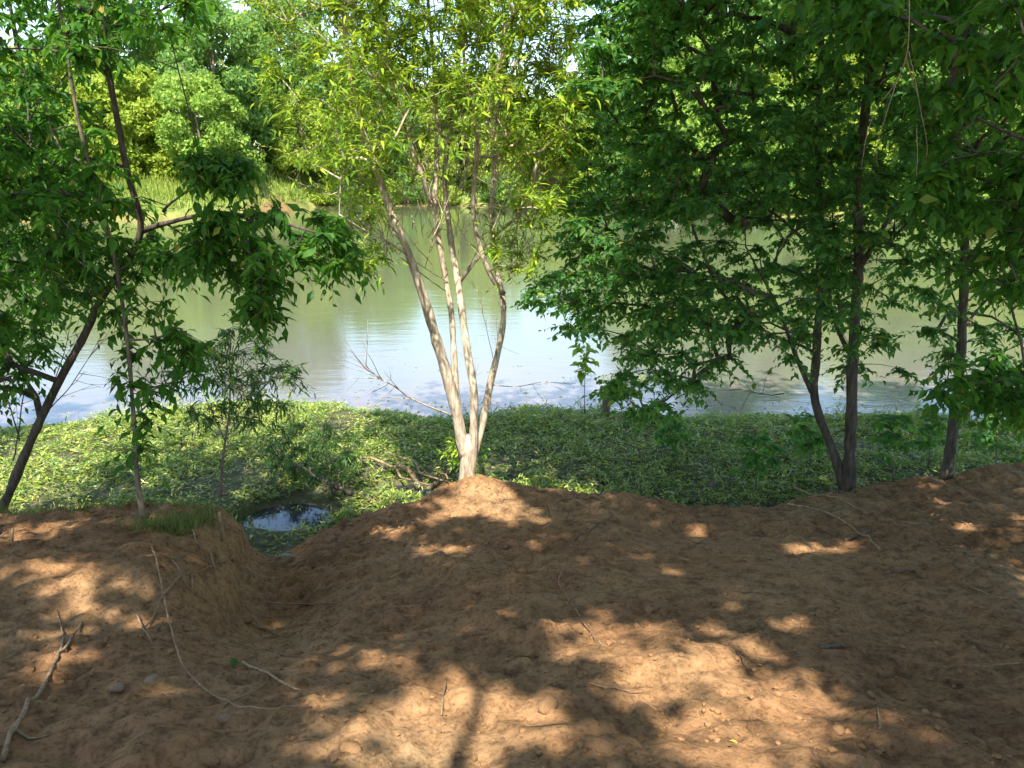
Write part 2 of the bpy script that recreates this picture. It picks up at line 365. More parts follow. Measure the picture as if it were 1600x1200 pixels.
s = np.where(Y > 30, 0, s)
for nme, arr in (("marsh", s), ("bank", bank)):
    a = me.attributes.new(nme, 'FLOAT', 'POINT'); a.data.foreach_set('value', arr.ravel().astype(np.float32))
link("ground", me, kind="structure")
# river surface (also stands in the two dips of the marsh)
mb = MB(); mb.add([(-300, 5.4, 0), (300, 5.4, 0), (300, 130, 0), (-300, 130, 0)], [(0, 1, 2, 3)])
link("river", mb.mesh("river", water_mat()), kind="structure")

# ------------------------------------------------------------------ trees
def tree_skeleton(stems, attract, step=.15, tip=.0035, up=.08, rg=rng):
    """stems: list of (points, r0, r1). returns chains for the grown branches"""
    pos = []; rad = []
    for P, r0, r1 in stems:
        n = len(P); pos += list(P); rad += list(r0+(r1-r0)*(np.linspace(0, 1, n)**.8))
    pos = np.array(pos); rad = np.array(rad); par = np.full(len(pos), -1); n0 = len(pos)
    base = pos[0]
    att = np.asarray(attract, float)
    if len(att) == 0: return [], pos
    D = np.array([np.min(np.linalg.norm(pos-a, axis=1)) for a in att])
    cap = n0+len(att)*45
    BP = np.zeros((cap, 3)); BP[:n0] = pos; BPar = np.full(cap, -1); n = n0; cnt = np.zeros(cap)
    chains = []
    for ai in np.argsort(D):
        a = att[ai]
        Q = BP[:n]; dv = Q-a; dist = np.linalg.norm(dv, axis=1)
        cost = dist+.55*np.maximum(0, Q[:, 2]-a[2]+.05)+.10*np.linalg.norm(Q-base, axis=1)*(1)
        k = int(np.argmin(cost)); L = dist[k]
        m = min(44, max(2, int(L/step)))
        tt = np.linspace(0, 1, m+1)[1:, None]
        mid = rg.normal(0, .07*L, 3); mid[2] += up*L
        path = Q[k]*(1-tt)+a*tt+mid*(4*tt*(1-tt))*.6+rg.normal(0, .006+.008*L, (m, 3))*(tt < 1)
        BP[n:n+m] = path; BPar[n] = k; BPar[n+1:n+m] = np.arange(n, n+m-1)
        chains.append((k, n, n+m)); n += m
        q = n-1
        while q >= n0: cnt[q] += 1; q = BPar[q]
    out = []
    for k, a, b in chains:
        idx = np.concatenate([[k], np.arange(a, b)])
        r = tip*np.maximum(cnt[idx], 1)**.52; r[-1] *= .6
        if k < n0: r[0] = min(r[1]*1.25, rad[k]*.8); 
        r[1:] = np.minimum(r[1:], r[0]) if k >= n0 else np.minimum(r[1:], r[0])
        out.append((BP[idx].copy(), r))
    return out, BP[n0:n]

def foliage(att, center, ntw, tl, lpt, L, W, droop=.35, side=.85, outward=.6, rg=rng, flat=.5, rise=0.0):
    """twigs and leaves at every attractor; returns twig arrays and leaf arrays"""
    att = np.asarray(att); n = len(att)
    P0 = np.repeat(att, ntw, 0); m = len(P0); tl = np.repeat(np.broadcast_to(tl, (n,)), ntw)
    d = rg.normal(0, 1, (m, 3)); d[:, 2] *= flat; d = norm(d)
    o = norm(P0-center); o[:, 2] *= .4
    D = norm(d+outward*o+[0, 0, rise]); S0 = P0-D*tl[:, None]*.2
    ln = tl*rg.uniform(.55, 1.25, m)
    t = np.linspace(0, 1, 3)
    TW = S0[:, None]+D[:, None]*(ln[:, None]*t)[..., None]; TW[..., 2] -= droop*ln[:, None]*t**2
    tj = (np.arange(lpt)+.6)/lpt
    tj = np.clip(tj[None]+rg.uniform(-.3, .3, (m, lpt))/lpt, .05, 1)
    LP = S0[:, None]+D[:, None]*(ln[:, None]*tj)[..., None]; LP[..., 2] -= droop*ln[:, None]*tj**2
    TD = D[:, None]+np.stack([np.zeros_like(tj), np.zeros_like(tj), -2*droop*tj], -1); TD = norm(TD)
    S = norm(np.cross(D, [0, 0, 1.0])+rg.normal(0, .25, (m, 3)))
    sg = np.where(np.arange(lpt) % 2 == 0, 1., -1.)[None, :, None]
    T = TD*.55+sg*side*S[:, None]+rg.normal(0, .28, (m, lpt, 3)); T[..., 2] -= .05+droop*.85
    T = norm(T.reshape(-1, 3))
    N = np.array([0, 0, 1.])+rg.normal(0, .42, (m*lpt, 3))
    LL = L*rg.uniform(.42, 1.25, m*lpt); LW = LL/L*W*rg.uniform(.85, 1.15, m*lpt)
    return TW, LP.reshape(-1, 3), T, N, LL, LW

def twig_mesh(mb, TW, r=.0022):
    m, n, _ = TW.shape
    a = np.arange(3)*2*np.pi/3
    D = norm(TW[:, -1]-TW[:, 0]); A = norm(np.cross(D, [.3, .2, .93])); B = np.cross(D, A)
    rr = r*np.linspace(1, .35, n)
    V = TW[:, :, None]+rr[None, :, None, None]*(np.cos(a)[None, None, :, None]*A[:, None, None]+np.sin(a)[None, None, :, None]*B[:, None, None])
    i = np.arange(n-1)[:, None]*3; j = np.arange(3)[None]; k = (j+1) % 3
    q = np.stack([i+j, i+k, i+3+k, i+3+j], -1).reshape(-1, 4)
    mb.add(V.reshape(-1, 3), (q[None]+(np.arange(m)*n*3)[:, None, None]).reshape(-1, 4))

UNIT = {}
def unit_leaf(tm, aspect, mat, key):
    if key not in UNIT:
        ms = []
        for q in range(3):
            v = tm[0].copy(); v[:, 2] *= (.6, 1.1, 1.6)[q]; v[:, 0] *= aspect*(.9, 1, 1.08)[q]
            b = MB(); b.add(v, *tm[1]); ms.append(b.mesh("leaf", mat))
        UNIT[key] = ms
    return UNIT[key]
def put_leaves(root, base, P, T, N, LL, LW, tm, mat, key, nobj=300, mass_tm=None, part="leaf"):
    px, py, dd = project(P)
    inf = (px > -20) & (px < 1620) & (py > -20) & (py < 1220) & (P[:, 1] > .5)
    size = np.where(inf, LL/dd, 0)
    order = np.argsort(-size); sel = order[:nobj]; sel = sel[size[sel] > 0]
    rest = np.ones(len(P), bool); rest[sel] = False
    b = MB(); leaves(b, P[rest], T[rest], N[rest], LL[rest], LW[rest], mass_tm or tm)
    if b.v: link("foliage", b.mesh("foliage", mat, False, base), root, kind="stuff")
    ms = unit_leaf(tm, float(np.mean(LW/LL)), mat, key)
    Tn = norm(T[sel]); Nn = norm(N[sel]-(N[sel]*Tn).sum(-1, keepdims=True)*Tn); B = np.cross(Tn, Nn)
    for q, k in enumerate(sel):
        o = bpy.data.objects.new(part, ms[q % 3]); C.objects.link(o); o.parent = root
        s_ = LL[k]; p = P[k]-base
        o.matrix_local = Matrix(((B[q, 0]*s_, Tn[q, 0]*s_, Nn[q, 0]*s_, p[0]), (B[q, 1]*s_, Tn[q, 1]*s_, Nn[q, 1]*s_, p[1]), (B[q, 2]*s_, Tn[q, 2]*s_, Nn[q, 2]*s_, p[2]), (0, 0, 0, 1)))

def make_tree(name, props, stems, att, bark, leafp, nbranch=24, tip=.0035, up=.08, nobj=300, sides=9, extra=None, stem_name="stem", keep=None):
    base = np.array(stems[0][0][0]); root = empty(name, base, **props)
    for q, (P, r0, r1) in enumerate(stems):
        b = MB(); n = len(P); t = np.linspace(0, 1, n)
        r = (r0+(r1-r0)*t**.8)*(1+.07*rng.normal(0, 1, n))
        if q == 0: r = r*(1+.45*np.exp(-t*n/2.2))
        tube(b, P, r, sides)
        link("trunk" if q == 0 else stem_name, b.mesh("trunk" if q == 0 else stem_name, bark, True, base), root)
    chains, nodes = tree_skeleton(stems, att, tip=tip, up=up)
    size = np.array([r[0]*np.linalg.norm(P[-1]-P[0]) for P, r in chains]); order = np.argsort(-size)
    tw = MB()
    for q, k in enumerate(order):
        P, r = chains[k]
        if q < nbranch:
            b = MB(); tube(b, P, r, 6); link("branch", b.mesh("branch", bark, True, base), root)
        else: tube(tw, P, r, 3, False)
    TW, LP, T, N, LL, LW = foliage(att, stems[0][0].mean(0), **{k: leafp[k] for k in leafp if k in ('ntw', 'tl', 'lpt', 'L', 'W', 'droop', 'side', 'outward', 'flat', 'rise')})
    if keep is not None:
        kt = keep(TW[:, -1]); TW = TW[kt]; kl = np.repeat(kt, leafp['lpt']); kl &= keep(LP)
        LP, T, N, LL, LW = LP[kl], T[kl], N[kl], LL[kl], LW[kl]
    if extra:
        for P in extra: tube(tw, P[0], P[1], 3, False)
    b = MB(); twig_mesh(b, TW if nobj else TW[::3], leafp.get('twr', .002))
    link("leaf_stalks", b.mesh("leaf_stalks", M['willow_twig'] if bark is M['willow_bark'] else M['dark_twig'], True, base), root, kind="stuff")
    if tw.v: link("twigs", tw.mesh("twigs", bark, True, base), root, kind="stuff")
    put_leaves(root, base, LP, T, N, LL, LW, leafp['tm'], leafp['mat'], leafp['key'], nobj, leafp.get('mass'))
    return root

def stem(pts, r0, r1, wob=.006, step=.08):
    """pts: (px, py, depth) read off the photograph"""
    P = np.array([at(a, b, c) for a, b, c in pts]); return (smooth_path(P, step, wob), r0, r1)
def sample(poly_dens, n, bbox, d0, d1, seed):
    rg = np.random.default_rng(seed); out = np.zeros((0, 3))
    while len(out) < n:
        px = rg.uniform(bbox[0], bbox[2], n*3); py = rg.uniform(bbox[1], bbox[3], n*3)
        k = rg.uniform(0, 1, n*3) < poly_dens(px, py)
        px, py = px[k], py[k]; y = rg.uniform(d0, d1, len(px)) if np.isscalar(d0) else d0(px, py, rg)
        out = np.concatenate([out, at(px, py, y)])
    return out[:n]

# --- the pale willow in the middle
g0 = float(height(-.37, 5.95)); WY = 5.95
A0 = (730, 775, WY)
wst = [stem([(731, 790, WY), (730, 740, WY), (731, 700, WY), (734, 680, WY)], .074, .052), stem([(730, 715, WY), (722, 690, WY), (715, 642, WY-.05), (700, 590, WY-.1), (685, 541, WY-.15), (662, 462, WY-.25), (640, 400, WY-.3), (620, 350, WY-.35), (599, 302, WY-.4), (587, 261, WY-.4), (565, 200, WY-.45), (548, 120, WY-.5), (537, 20, WY-.5), (525, -110, WY-.5)], .054, .009),
       stem([(717, 655, WY-.03), (712, 600, WY-.0), (709, 560, WY), (706, 500, WY), (700, 444, WY+.02), (689, 387, WY+.05), (676, 320, WY+.08), (682, 280, WY+.1), (684, 220, WY+.1), (680, 155, WY+.1), (677, 86, WY+.1), (668, 0, WY+.1), (660, -120, WY+.1)], .031, .009),
       stem([(735, 745, WY+.02), (740, 700, WY-.02), (741, 660, WY-.05), (740, 609, WY-.08), (730, 552, WY-.08), (722, 492, WY-.05), (718, 447, WY+.02), (709, 410, WY+.1), (704, 372, WY+.16), (699, 326, WY+.2), (693, 275, WY+.25), (704, 200, WY+.3), (716, 110, WY+.35), (722, 0, WY+.4), (728, -120, WY+.4)], .042, .009),
       stem([(740, 715, WY+.03), (750, 680, WY+.04), (760, 635, WY+.08), (771, 582, WY+.1), (782, 537, WY+.12), (788, 500, WY+.12), (786, 459, WY+.12), (775, 417, WY+.15), (769, 372, WY+.15), (770, 309, WY+.15), (773, 240, WY+.2), (771, 190, WY+.2), (785, 151, WY+.2), (802, 113, WY+.25), (816, 69, WY+.25), (828, 10, WY+.3), (840, -110, WY+.3)], .034, .009),
       stem([(786, 459, WY+.12), (772, 446, WY+.05), (760, 417, WY), (749, 387, WY), (741, 350, WY-.05), (738, 300, WY-.1), (744, 258, WY-.1), (750, 220, WY-.1), (732, 144, WY-.15), (720, 60, WY-.2), (722, -60, WY-.2)], .024, .007),
       stem([(675, 322, WY+.08), (668, 296, WY+.03), (651, 254, WY-.05), (637, 206, WY-.1), (620, 165, WY-.15), (610, 120, WY-.2), (603, 79, WY-.2), (590, -40, WY-.2)], .026, .008),
       stem([(718, 440, WY+.05), (730, 420, WY+.05), (745, 402, WY+.02), (767, 384, WY+.05)], .018, .012),
       stem([(640, 400, WY-.3), (600, 375, WY-.5), (560, 355, WY-.7), (530, 335, WY-.8)], .012, .005),
       stem([(623, 371, WY-.35), (592, 330, WY-.2), (565, 300, WY-.1), (540, 270, WY)], .012, .005),
       stem([(587, 261, WY-.4), (583, 225, WY-.3), (597, 160, WY-.2), (590, 90, WY-.1), (592, -30, WY)], .014, .006),
       stem([(769, 372, WY+.15), (790, 355, WY+.2), (830, 320, WY+.3), (870, 270, WY+.4)], .013, .005),
       stem([(684, 220, WY+.1), (700, 170, WY+.3), (735, 110, WY+.4), (760, 30, WY+.5), (775, -60, WY+.6)], .016, .006)]
WPOLY = [(380, -260), (905, -260), (900, 60), (905, 200), (885, 290), (850, 345), (790, 350), (740, 330), (610, 325), (545, 310), (500, 290), (450, 250), (415, 170), (395, 60)]
def wd(px, py):
    d = np.where(inpoly(px, py, WPOLY), 1.0, 0)
    d = np.where((py > 240) & (px > 590) & (px < 800), d*.10, d)
    d = np.where((py > 150) & (py <= 240) & (px > 600) & (px < 790), d*.35, d)
    d = np.where((px < 450) & (py > 15) & (py < 100), d*.3, d)
    d = np.where(px < 520, d*.45, d)
    d = np.where((px > 560) & (px < 740) & (py > 60) & (py < 160), d*1.0, d*.85)
    d = np.where((px > 760) & (px < 850) & (py > 330) & (py < 430), .35, d)
    d = np.where((px > 535) & (px < 600) & (py > 320) & (py < 420), .4, d)
    return d
watt = sample(wd, 820, (380, -260, 910, 430), lambda px, py, rg: WY+rg.normal(0, .62, len(px)).clip(-1.3, 1.3), None, 3)
def bare(p0, p1, y0, y1, r, seed, n=6, spread=.35):
    """a bare dead twig with side twigs, from pixel p0 to p1"""
    rg = np.random.default_rng(seed); A = at(*p0, y0); B = at(*p1, y1); L = np.linalg.norm(B-A)
    main = smooth_path(np.array([A, A*.65+B*.35+[0, 0, -.03*L], A*.3+B*.7+[0, 0, .02*L], B]), .05, .01, rg); outp = [(main, np.linspace(r, .0012, len(main)))]
    for k in range(n):
        t = rg.uniform(.3, .95); q = main[int(t*(len(main)-1))]
        d = norm(norm(B-A)+rg.normal(0, .55, 3)*[1, .6, 1]); l = L*spread*rg.uniform(.4, 1)
        s_ = smooth_path(np.array([q, q+d*l*.5, q+d*l+[0, 0, rg.uniform(-.1, .15)*l]]), .04, .006, rg); outp.append((s_, np.linspace(r*.45, .001, len(s_))))
        if rg.uniform() < .7:
            q2 = s_[len(s_)//2]; d2 = norm(d+rg.normal(0, .6, 3)); s2 = smooth_path(np.array([q2, q2+d2*l*.3, q2+d2*l*.55]), .04, .004, rg); outp.append((s2, np.linspace(r*.25, .0008, len(s2))))
    return outp
ex = bare((707, 650), (524, 556), WY, WY-.3, .010, 1, 12, .42)+bare((697, 455), (500, 290), WY-.1, WY-.6, .006, 2, 7)+bare((760, 600), (900, 600), WY+.1, WY+.4, .005, 3, 6)+bare((700, 440), (560, 345), WY, WY-.3, .005, 4, 5)
ex += bare((745, 640), (735, 540), WY, WY-.1, .005, 5, 5)+bare((770, 560), (745, 440), WY, WY, .004, 6, 5)+bare((768, 600), (785, 470), WY, WY+.2, .004, 8, 4)
for q in range(84):
    a = rng.uniform(600, 850); b = rng.uniform(250, 420)
    ex += bare((a, b), (a+rng.uniform(-70, 70), b-rng.uniform(60, 200)), WY+rng.uniform(-.3, .3), WY+rng.uniform(-.5, .5), .004, 50+q, 4)
make_tree("willow_tree", dict(label="pale multi-stemmed willow on the dirt edge, sunlit in the centre of the view", category="tree"), wst, watt, M['willow_bark'],
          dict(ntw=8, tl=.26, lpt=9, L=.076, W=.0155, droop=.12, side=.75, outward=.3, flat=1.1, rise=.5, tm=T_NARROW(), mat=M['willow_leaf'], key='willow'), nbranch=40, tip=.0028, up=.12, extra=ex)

# --- left trees
LPOLY = [(-220, -160), (300, -160), (305, 20), (270, 50), (160, 80), (85, 110), (95, 220), (185, 300), (280, 350), (325, 385), (300, 415), (180, 400), (110, 460), (60, 560), (20, 620), (-200, 690)]
LP2 = [(310, 330), (395, 315), (470, 330), (525, 350), (538, 390), (530, 425), (480, 420), (440, 395), (425, 440), (418, 500), (395, 500), (372, 430), (330, 410), (290, 395)]
LP3 = [(285, 235), (330, 215), (385, 250), (370, 285), (320, 290)]
LP4 = [(175, 480), (240, 500), (300, 505), (330, 545), (290, 590), (235, 630), (190, 590), (155, 570)]
ly = 4.9
lst = [stem([(-30, 850, ly), (10, 780, ly), (60, 660, ly-.05), (95, 590, ly-.1), (135, 520, ly-.1), (160, 465, ly-.1), (195, 415, ly-.15), (225, 360, ly-.2), (200, 270, ly-.3), (175, 150, ly-.4), (150, -40, ly-.5), (120, -200, ly-.5)], .036, .012),
       stem([(160, 465, ly-.1), (120, 400, ly+.1), (70, 300, ly+.2), (40, 150, ly+.3), (0, -80, ly+.4)], .03, .01),
       stem([(225, 360, ly-.2), (290, 340, ly-.5), (360, 330, ly-.9), (430, 345, ly-1.1), (500, 365, ly-1.2)], .018, .005),
       stem([(255, 330, ly-.4), (300, 290, ly-.7), (335, 255, ly-.9)], .009, .004)]
def ld(px, py): return np.where(inpoly(px, py, LPOLY), np.where(py < 130, .85, 1.0), 0)
la = sample(ld, 430, (-220, -160, 350, 690), lambda px, py, rg: ly-.1+rg.normal(0, .55, len(px)).clip(-1.2, 1.2), None, 11)
la = np.concatenate([la, sample(lambda a, b: inpoly(a, b, [(-60, 130), (90, 130), (110, 230), (200, 300), (300, 340), (330, 400), (200, 410), (110, 480), (50, 600), (-60, 660)])*1.0, 50, (-60, 130, 330, 660), lambda px, py, rg: ly-.3+rg.normal(0, .35, len(px)), None, 19),
                     sample(lambda a, b: inpoly(a, b, LP2)*1.0, 56, (280, 300, 550, 510), lambda px, py, rg: 3.85+rg.normal(0, .15, len(px)), None, 12),
                     sample(lambda a, b: inpoly(a, b, LP3)*1.0, 14, (280, 210, 390, 295), lambda px, py, rg: 3.9+rg.normal(0, .1, len(px)), None, 13)])
make_tree("leaning_tree", dict(label="dark broadleaf tree at the left with a trunk leaning over the marsh", category="tree"), lst, la, M['dark_bark'],
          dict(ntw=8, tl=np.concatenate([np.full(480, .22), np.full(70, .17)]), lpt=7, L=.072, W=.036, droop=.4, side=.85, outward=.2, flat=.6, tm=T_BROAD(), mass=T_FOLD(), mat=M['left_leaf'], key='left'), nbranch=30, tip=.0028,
          extra=bare((20, 720), (60, 470), ly, ly+.2, .006, 30, 9)+bare((60, 660), (175, 520), ly, ly, .005, 31, 6)+bare((30, 690), (-20, 500), ly, ly, .006, 32, 6)+bare((70, 640), (130, 440), ly, ly+.4, .005, 33, 8))
sy = 4.35
sst_ = [stem([(228, 850, sy), (222, 800, sy), (213, 740, sy), (212, 680, sy), (205, 600, sy), (203, 560, sy), (190, 470, sy), (175, 380, sy-.05), (150, 300, sy-.1), (120, 180, sy-.15), (105, 90, sy-.2), (80, -60, sy-.2)], .016, .007, .004)]
sa = np.concatenate([sample(lambda a, b: inpoly(a, b, LP4)*1.0, 26, (150, 470, 335, 640), lambda px, py, rg: sy+rg.normal(0, .2, len(px)), None, 14),
                     sample(lambda a, b: ((a-200)/75)**2+((b-440)/60)**2 < 1, 12, (120, 370, 280, 500), lambda px, py, rg: sy+rg.normal(0, .2, len(px)), None, 15),
                     sample(lambda a, b: ((a-215)/18)**2+((b-680)/40)**2 < 1, 4, (190, 630, 240, 730), sy-.05, sy+.05, 16),
                     sample(lambda a, b: ((a-120)/60)**2+((b-270)/150)**2 < 1, 20, (40, 80, 260, 420), sy-.4, sy+.3, 17)])
make_tree("sapling", dict(label="thin upright sapling with dark leaves, beside the leaning trunk", category="sapling"), sst_, sa, M['grey_bark'],
          dict(ntw=5, tl=.2, lpt=6, L=.075, W=.036, droop=.4, side=.85, outward=.2, flat=.6, tm=T_BROAD(), mass=T_FOLD(), mat=M['left_leaf'], key='left'), nbranch=10, tip=.0022, sides=7)

# --- right trees
RP = [(895, -220), (1440, -220), (1440, 560), (1400, 600), (1290, 560), (1215, 560), (1150, 560), (1100, 600), (1030, 650), (955, 645), (950, 600), (1000, 560), (905, 530), (850, 500), (832, 462), (868, 420), (880, 340), (905, 240), (900, 150), (925, 60)]
ry = 6.0
def rd(px, py):
    d = inpoly(px, py, RP)*1.0
    d = np.where((py > 330) & (py < 415) & (px > 1060) & (px < 1240), d*.55, d)
    d = np.where(py > 450, d*np.where(px < 1150, .85, .45), d); d = np.where(py > 540, d*.85, d)
    d = np.where((py > 330) & (px > 1350), d*.5, d)
    d = np.where((px > 1040) & (px < 1230) & (py > 40) & (py < 260), d*.7, d)
    return d
rs = [stem([(1325, 790, ry), (1326, 740, ry), (1328, 680, ry), (1330, 590, ry), (1335, 500, ry), (1342, 400, ry), (1338, 300, ry), (1350, 190, ry), (1362, 60, ry), (1370, -160, ry)], .054, .024),
      stem([(1318, 765, ry+.02), (1300, 700, ry+.05), (1275, 640, ry+.1), (1268, 600, ry+.1), (1276, 560, ry+.12), (1280, 480, ry+.15), (1280, 380, ry+.15), (1276, 250, ry+.2), (1282, 120, ry+.2), (1285, -160, ry+.2)], .041, .018),
      stem([(1268, 612, ry+.1), (1250, 570, ry), (1235, 530, ry-.05), (1220, 490, ry-.1), (1195, 440, ry-.15), (1165, 385, ry-.25)], .022, .006),
      stem([(1332, 560, ry), (1310, 520, ry+.2), (1295, 480, ry+.3), (1290, 400, ry+.4)], .022, .01),
      stem([(1342, 420, ry), (1390, 340, ry-.3), (1440, 260, ry-.4)], .025, .008),
      stem([(1280, 400, ry+.15), (1215, 335, ry+.2), (1140, 300, ry+.3)], .018, .005)]
ratt = sample(rd, 1130, (830, -220, 1440, 655), lambda px, py, rg: 6.35+rg.normal(0, .75, len(px)).clip(-1.2, 1.7), None, 21)
make_tree("maple_tree", dict(label="twin-trunked broadleaf tree at the right whose branches hang over the water", category="tree"), rs, ratt, M['dark_bark'],
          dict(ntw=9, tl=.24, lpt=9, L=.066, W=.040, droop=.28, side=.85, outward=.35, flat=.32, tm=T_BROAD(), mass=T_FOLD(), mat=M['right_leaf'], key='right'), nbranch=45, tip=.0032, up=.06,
          extra=bare((1240, 560), (1130, 450), ry-.2, ry-.6, .006, 71, 7)+bare((1225, 615), (1130, 610), ry, ry-.4, .006, 72, 8))
r2 = 6.3
r2s = [stem([(1478, 760, r2), (1482, 720, r2), (1492, 650, r2), (1500, 560, r2), (1507, 450, r2), (1508, 350, r2), (1495, 250, r2), (1500, 100, r2), (1510, -160, r2)], .046, .02),
       stem([(1507, 420, r2), (1560, 330, r2-.2), (1610, 250, r2-.3)], .02, .008), stem([(1500, 520, r2), (1540, 470, r2+.2), (1590, 430, r2+.3)], .014, .006)]
r2p = [(1400, -200), (1800, -200), (1800, 640), (1560, 620), (1500, 600), (1440, 600), (1420, 450)]
r2a = sample(lambda a, b: inpoly(a, b, r2p)*np.where(b > 420, .4, .9), 330, (1400, -200, 1800, 640), lambda px, py, rg: 6.2+rg.normal(0, .8, len(px)).clip(-1.5, 1.5), None, 22)
make_tree("slim_tree", dict(label="slim dark tree at the far right, single trunk behind the dirt edge", category="tree"), r2s, r2a, M['dark_bark'],
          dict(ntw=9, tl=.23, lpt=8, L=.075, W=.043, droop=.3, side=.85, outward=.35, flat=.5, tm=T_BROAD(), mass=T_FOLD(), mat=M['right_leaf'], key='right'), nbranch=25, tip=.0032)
r3s = [stem([(1790, 900, 4.6), (1780, 700, 4.6), (1760, 500, 4.6), (1750, 250, 4.5), (1740, 0, 4.4), (1720, -200, 4.3)], .06, .02),
       stem([(1760, 520, 4.6), (1680, 560, 4.3), (1600, 590, 4.1), (1530, 600, 4.0)], .016, .005), stem([(1750, 300, 4.5), (1660, 240, 4.2), (1560, 200, 4.0), (1480, 160, 3.9)], .02, .005)]
r3a = np.concatenate([sample(lambda a, b: ((a-1590)/150)**2+((b-250)/210)**2 < 1, 90, (1440, 30, 1740, 470), 3.7, 4.6, 23), sample(lambda a, b: ((a-1580)/120)**2+((b-600)/40)**2 < 1, 26, (1460, 550, 1700, 650), 3.8, 4.4, 24),
                      sample(lambda a, b: ((a-1500)/260)**2+((b+20)/90)**2 < 1, 70, (1240, -110, 1740, 80), 3.6, 4.8, 25)])
make_tree("side_tree", dict(label="shadowed nearer tree whose dark leaves close off the right edge", category="tree"), r3s, r3a, M['dark_bark'],
          dict(ntw=6, tl=.22, lpt=7, L=.085, W=.05, droop=.35, side=.85, outward=.2, flat=.5, tm=T_BROAD(), mass=T_FOLD(), mat=M['left_leaf'], key='left'), nbranch=14, tip=.003)

# --- small shrubs on the bank and in the marsh
def shrub(name, label, cat, stems, att, mat, leafp, **k):
    return make_tree(name, dict(label=label, category=cat, **k), stems, att, M['grey_bark'], leafp, nbranch=6, tip=.0018, nobj=120, sides=6)
narrow = dict(ntw=6, tl=.17, lpt=9, L=.07, W=.013, droop=.35, side=.8, outward=.4, flat=.8, tm=T_NARROW(), mat=M['shrub_leaf'], key='shrub', twr=.0014)
y1 = 5.25
shrub("willow_shrub", "slender young willow with narrow leaves standing on the grassy ledge", "shrub",
      [stem([(344, 775, y1), (350, 700, y1), (360, 640, y1), (358, 570, y1), (362, 520, y1)], .012, .003, .003), stem([(352, 690, y1), (320, 620, y1), (300, 570, y1)], .005, .002, .003), stem([(360, 640, y1), (400, 590, y1), (430, 545, y1)], .005, .002, .003)],
      sample(lambda a, b: (((a-365)/95)**2+((b-590)/75)**2 < 1)*np.where(b > 620, .5, 1), 52, (260, 505, 470, 690), y1-.4, y1+.4, 31), M['shrub_leaf'], narrow)
y2 = 6.7
shrub("willow_shrub", "low sprawling willow shrub over the fallen log in the marsh", "shrub",
      [stem([(520, 775, y2), (510, 720, y2), (500, 670, y2)], .01, .003, .003), stem([(520, 765, y2), (460, 720, y2), (430, 670, y2)], .008, .002, .003)],
      sample(lambda a, b: (((a-490)/75)**2+((b-705)/48)**2 < 1), 46, (400, 640, 580, 765), y2-.4, y2+.5, 32), M['shrub_leaf'], narrow)
y3 = 9.2
shrub("seedling", "small broad-leaved seedling on a bare stem against the shallow water", "seedling",
      [stem([(914, 645, y3), (913, 600, y3), (917, 540, y3)], .006, .003, .003)],
      sample(lambda a, b: (((a-915)/14)**2+((b-563)/22)**2 < 1), 7, (890, 530, 940, 600), y3-.05, y3+.05, 33), M['cover_leaf'],
      dict(ntw=3, tl=.14, lpt=3, L=.14, W=.09, droop=.2, side=.9, outward=.3, flat=.6, tm=T_BROAD(), mat=M['willow_leaf'], key='seedling', twr=.002))
broad = dict(ntw=4, tl=.13, lpt=5, L=.075, W=.045, droop=.3, side=.9, outward=.3, flat=.5, tm=T_BROAD(), mat=M['right_leaf'], key='right', twr=.0015)
for (px, py, yy, hh, lab) in [(1395, 745, 6.2, 95, "knee-high leafy seedling between the twin trunks and the slim tree"), (1555, 735, 6.4, 110, "leafy seedling right of the slim tree trunk"), (1180, 760, 6.6, 80, "low leafy seedling in the shade left of the twin trunks"),
                              (1265, 720, 7.0, 70, "small leafy seedling just behind the left trunk of the twin-trunked tree"), (1450, 720, 7.0, 80, "small leafy seedling in the marsh left of the slim tree trunk"), (1040, 705, 7.6, 55, "low leafy seedling under the tips of the hanging branches"), (718, 738, 6.2, 60, "bright green seedling at the foot of the pale willow")]:
    b0 = project(np.array([[0, 0, 0.]]))
    shrub("seedling", lab, "seedling", [stem([(px, py+12, yy), (px+4, py-hh*.4, yy), (px-3, py-hh*.85, yy)], .007, .003, .003)],
          sample(lambda a, b: (((a-px)/34)**2+((b-(py-hh*.65))/(hh*.38))**2 < 1), 15, (px-40, py-hh*1.1, px+40, py-10), yy-.2, yy+.2, int(px)), M['right_leaf'],
          dict(broad, mat=M['willow_leaf'], key='bright', L=.05, W=.02) if px == 718 else broad)

# ------------------------------------------------------------------ canopy behind the viewer
def ell(cx, cy, rx, ry_, a=0): return (cx, cy, rx, ry_, R(a))
SUNLIT = [ell(720, 1140, 210, 60), ell(590, 1090, 80, 42), ell(885, 1000, 62, 42), ell(1065, 1010, 115, 38), ell(1100, 1085, 170, 42, 15), ell(1190, 1130, 110, 60), ell(960, 1170, 190, 38), ell(540, 1175, 90, 45),
          ell(45, 925, 45, 20), ell(130, 935, 48, 30), ell(20, 1080, 75, 70), ell(265, 1080, 62, 24, -8), ell(730, 790, 105, 24), ell(640, 808, 65, 16, -8), ell(612, 1025, 30, 14), ell(745, 1045, 48, 22), ell(712, 985, 15, 22),
          ell(1270, 855, 75, 18), ell(1250, 905, 38, 12), ell(1240, 975, 48, 20), ell(1300, 910, 12, 9), ell(1350, 1020, 28, 13), ell(1090, 822, 28, 8), ell(1530, 915, 36, 12), ell(1582, 820, 22, 12), ell(390, 915, 26, 9), ell(1020, 1050, 60, 30), ell(640, 1070, 60, 20),
          ell(850, 850, 14, 7), ell(700, 852, 40, 8), ell(480, 850, 20, 7), ell(800, 1090, 60, 25)]
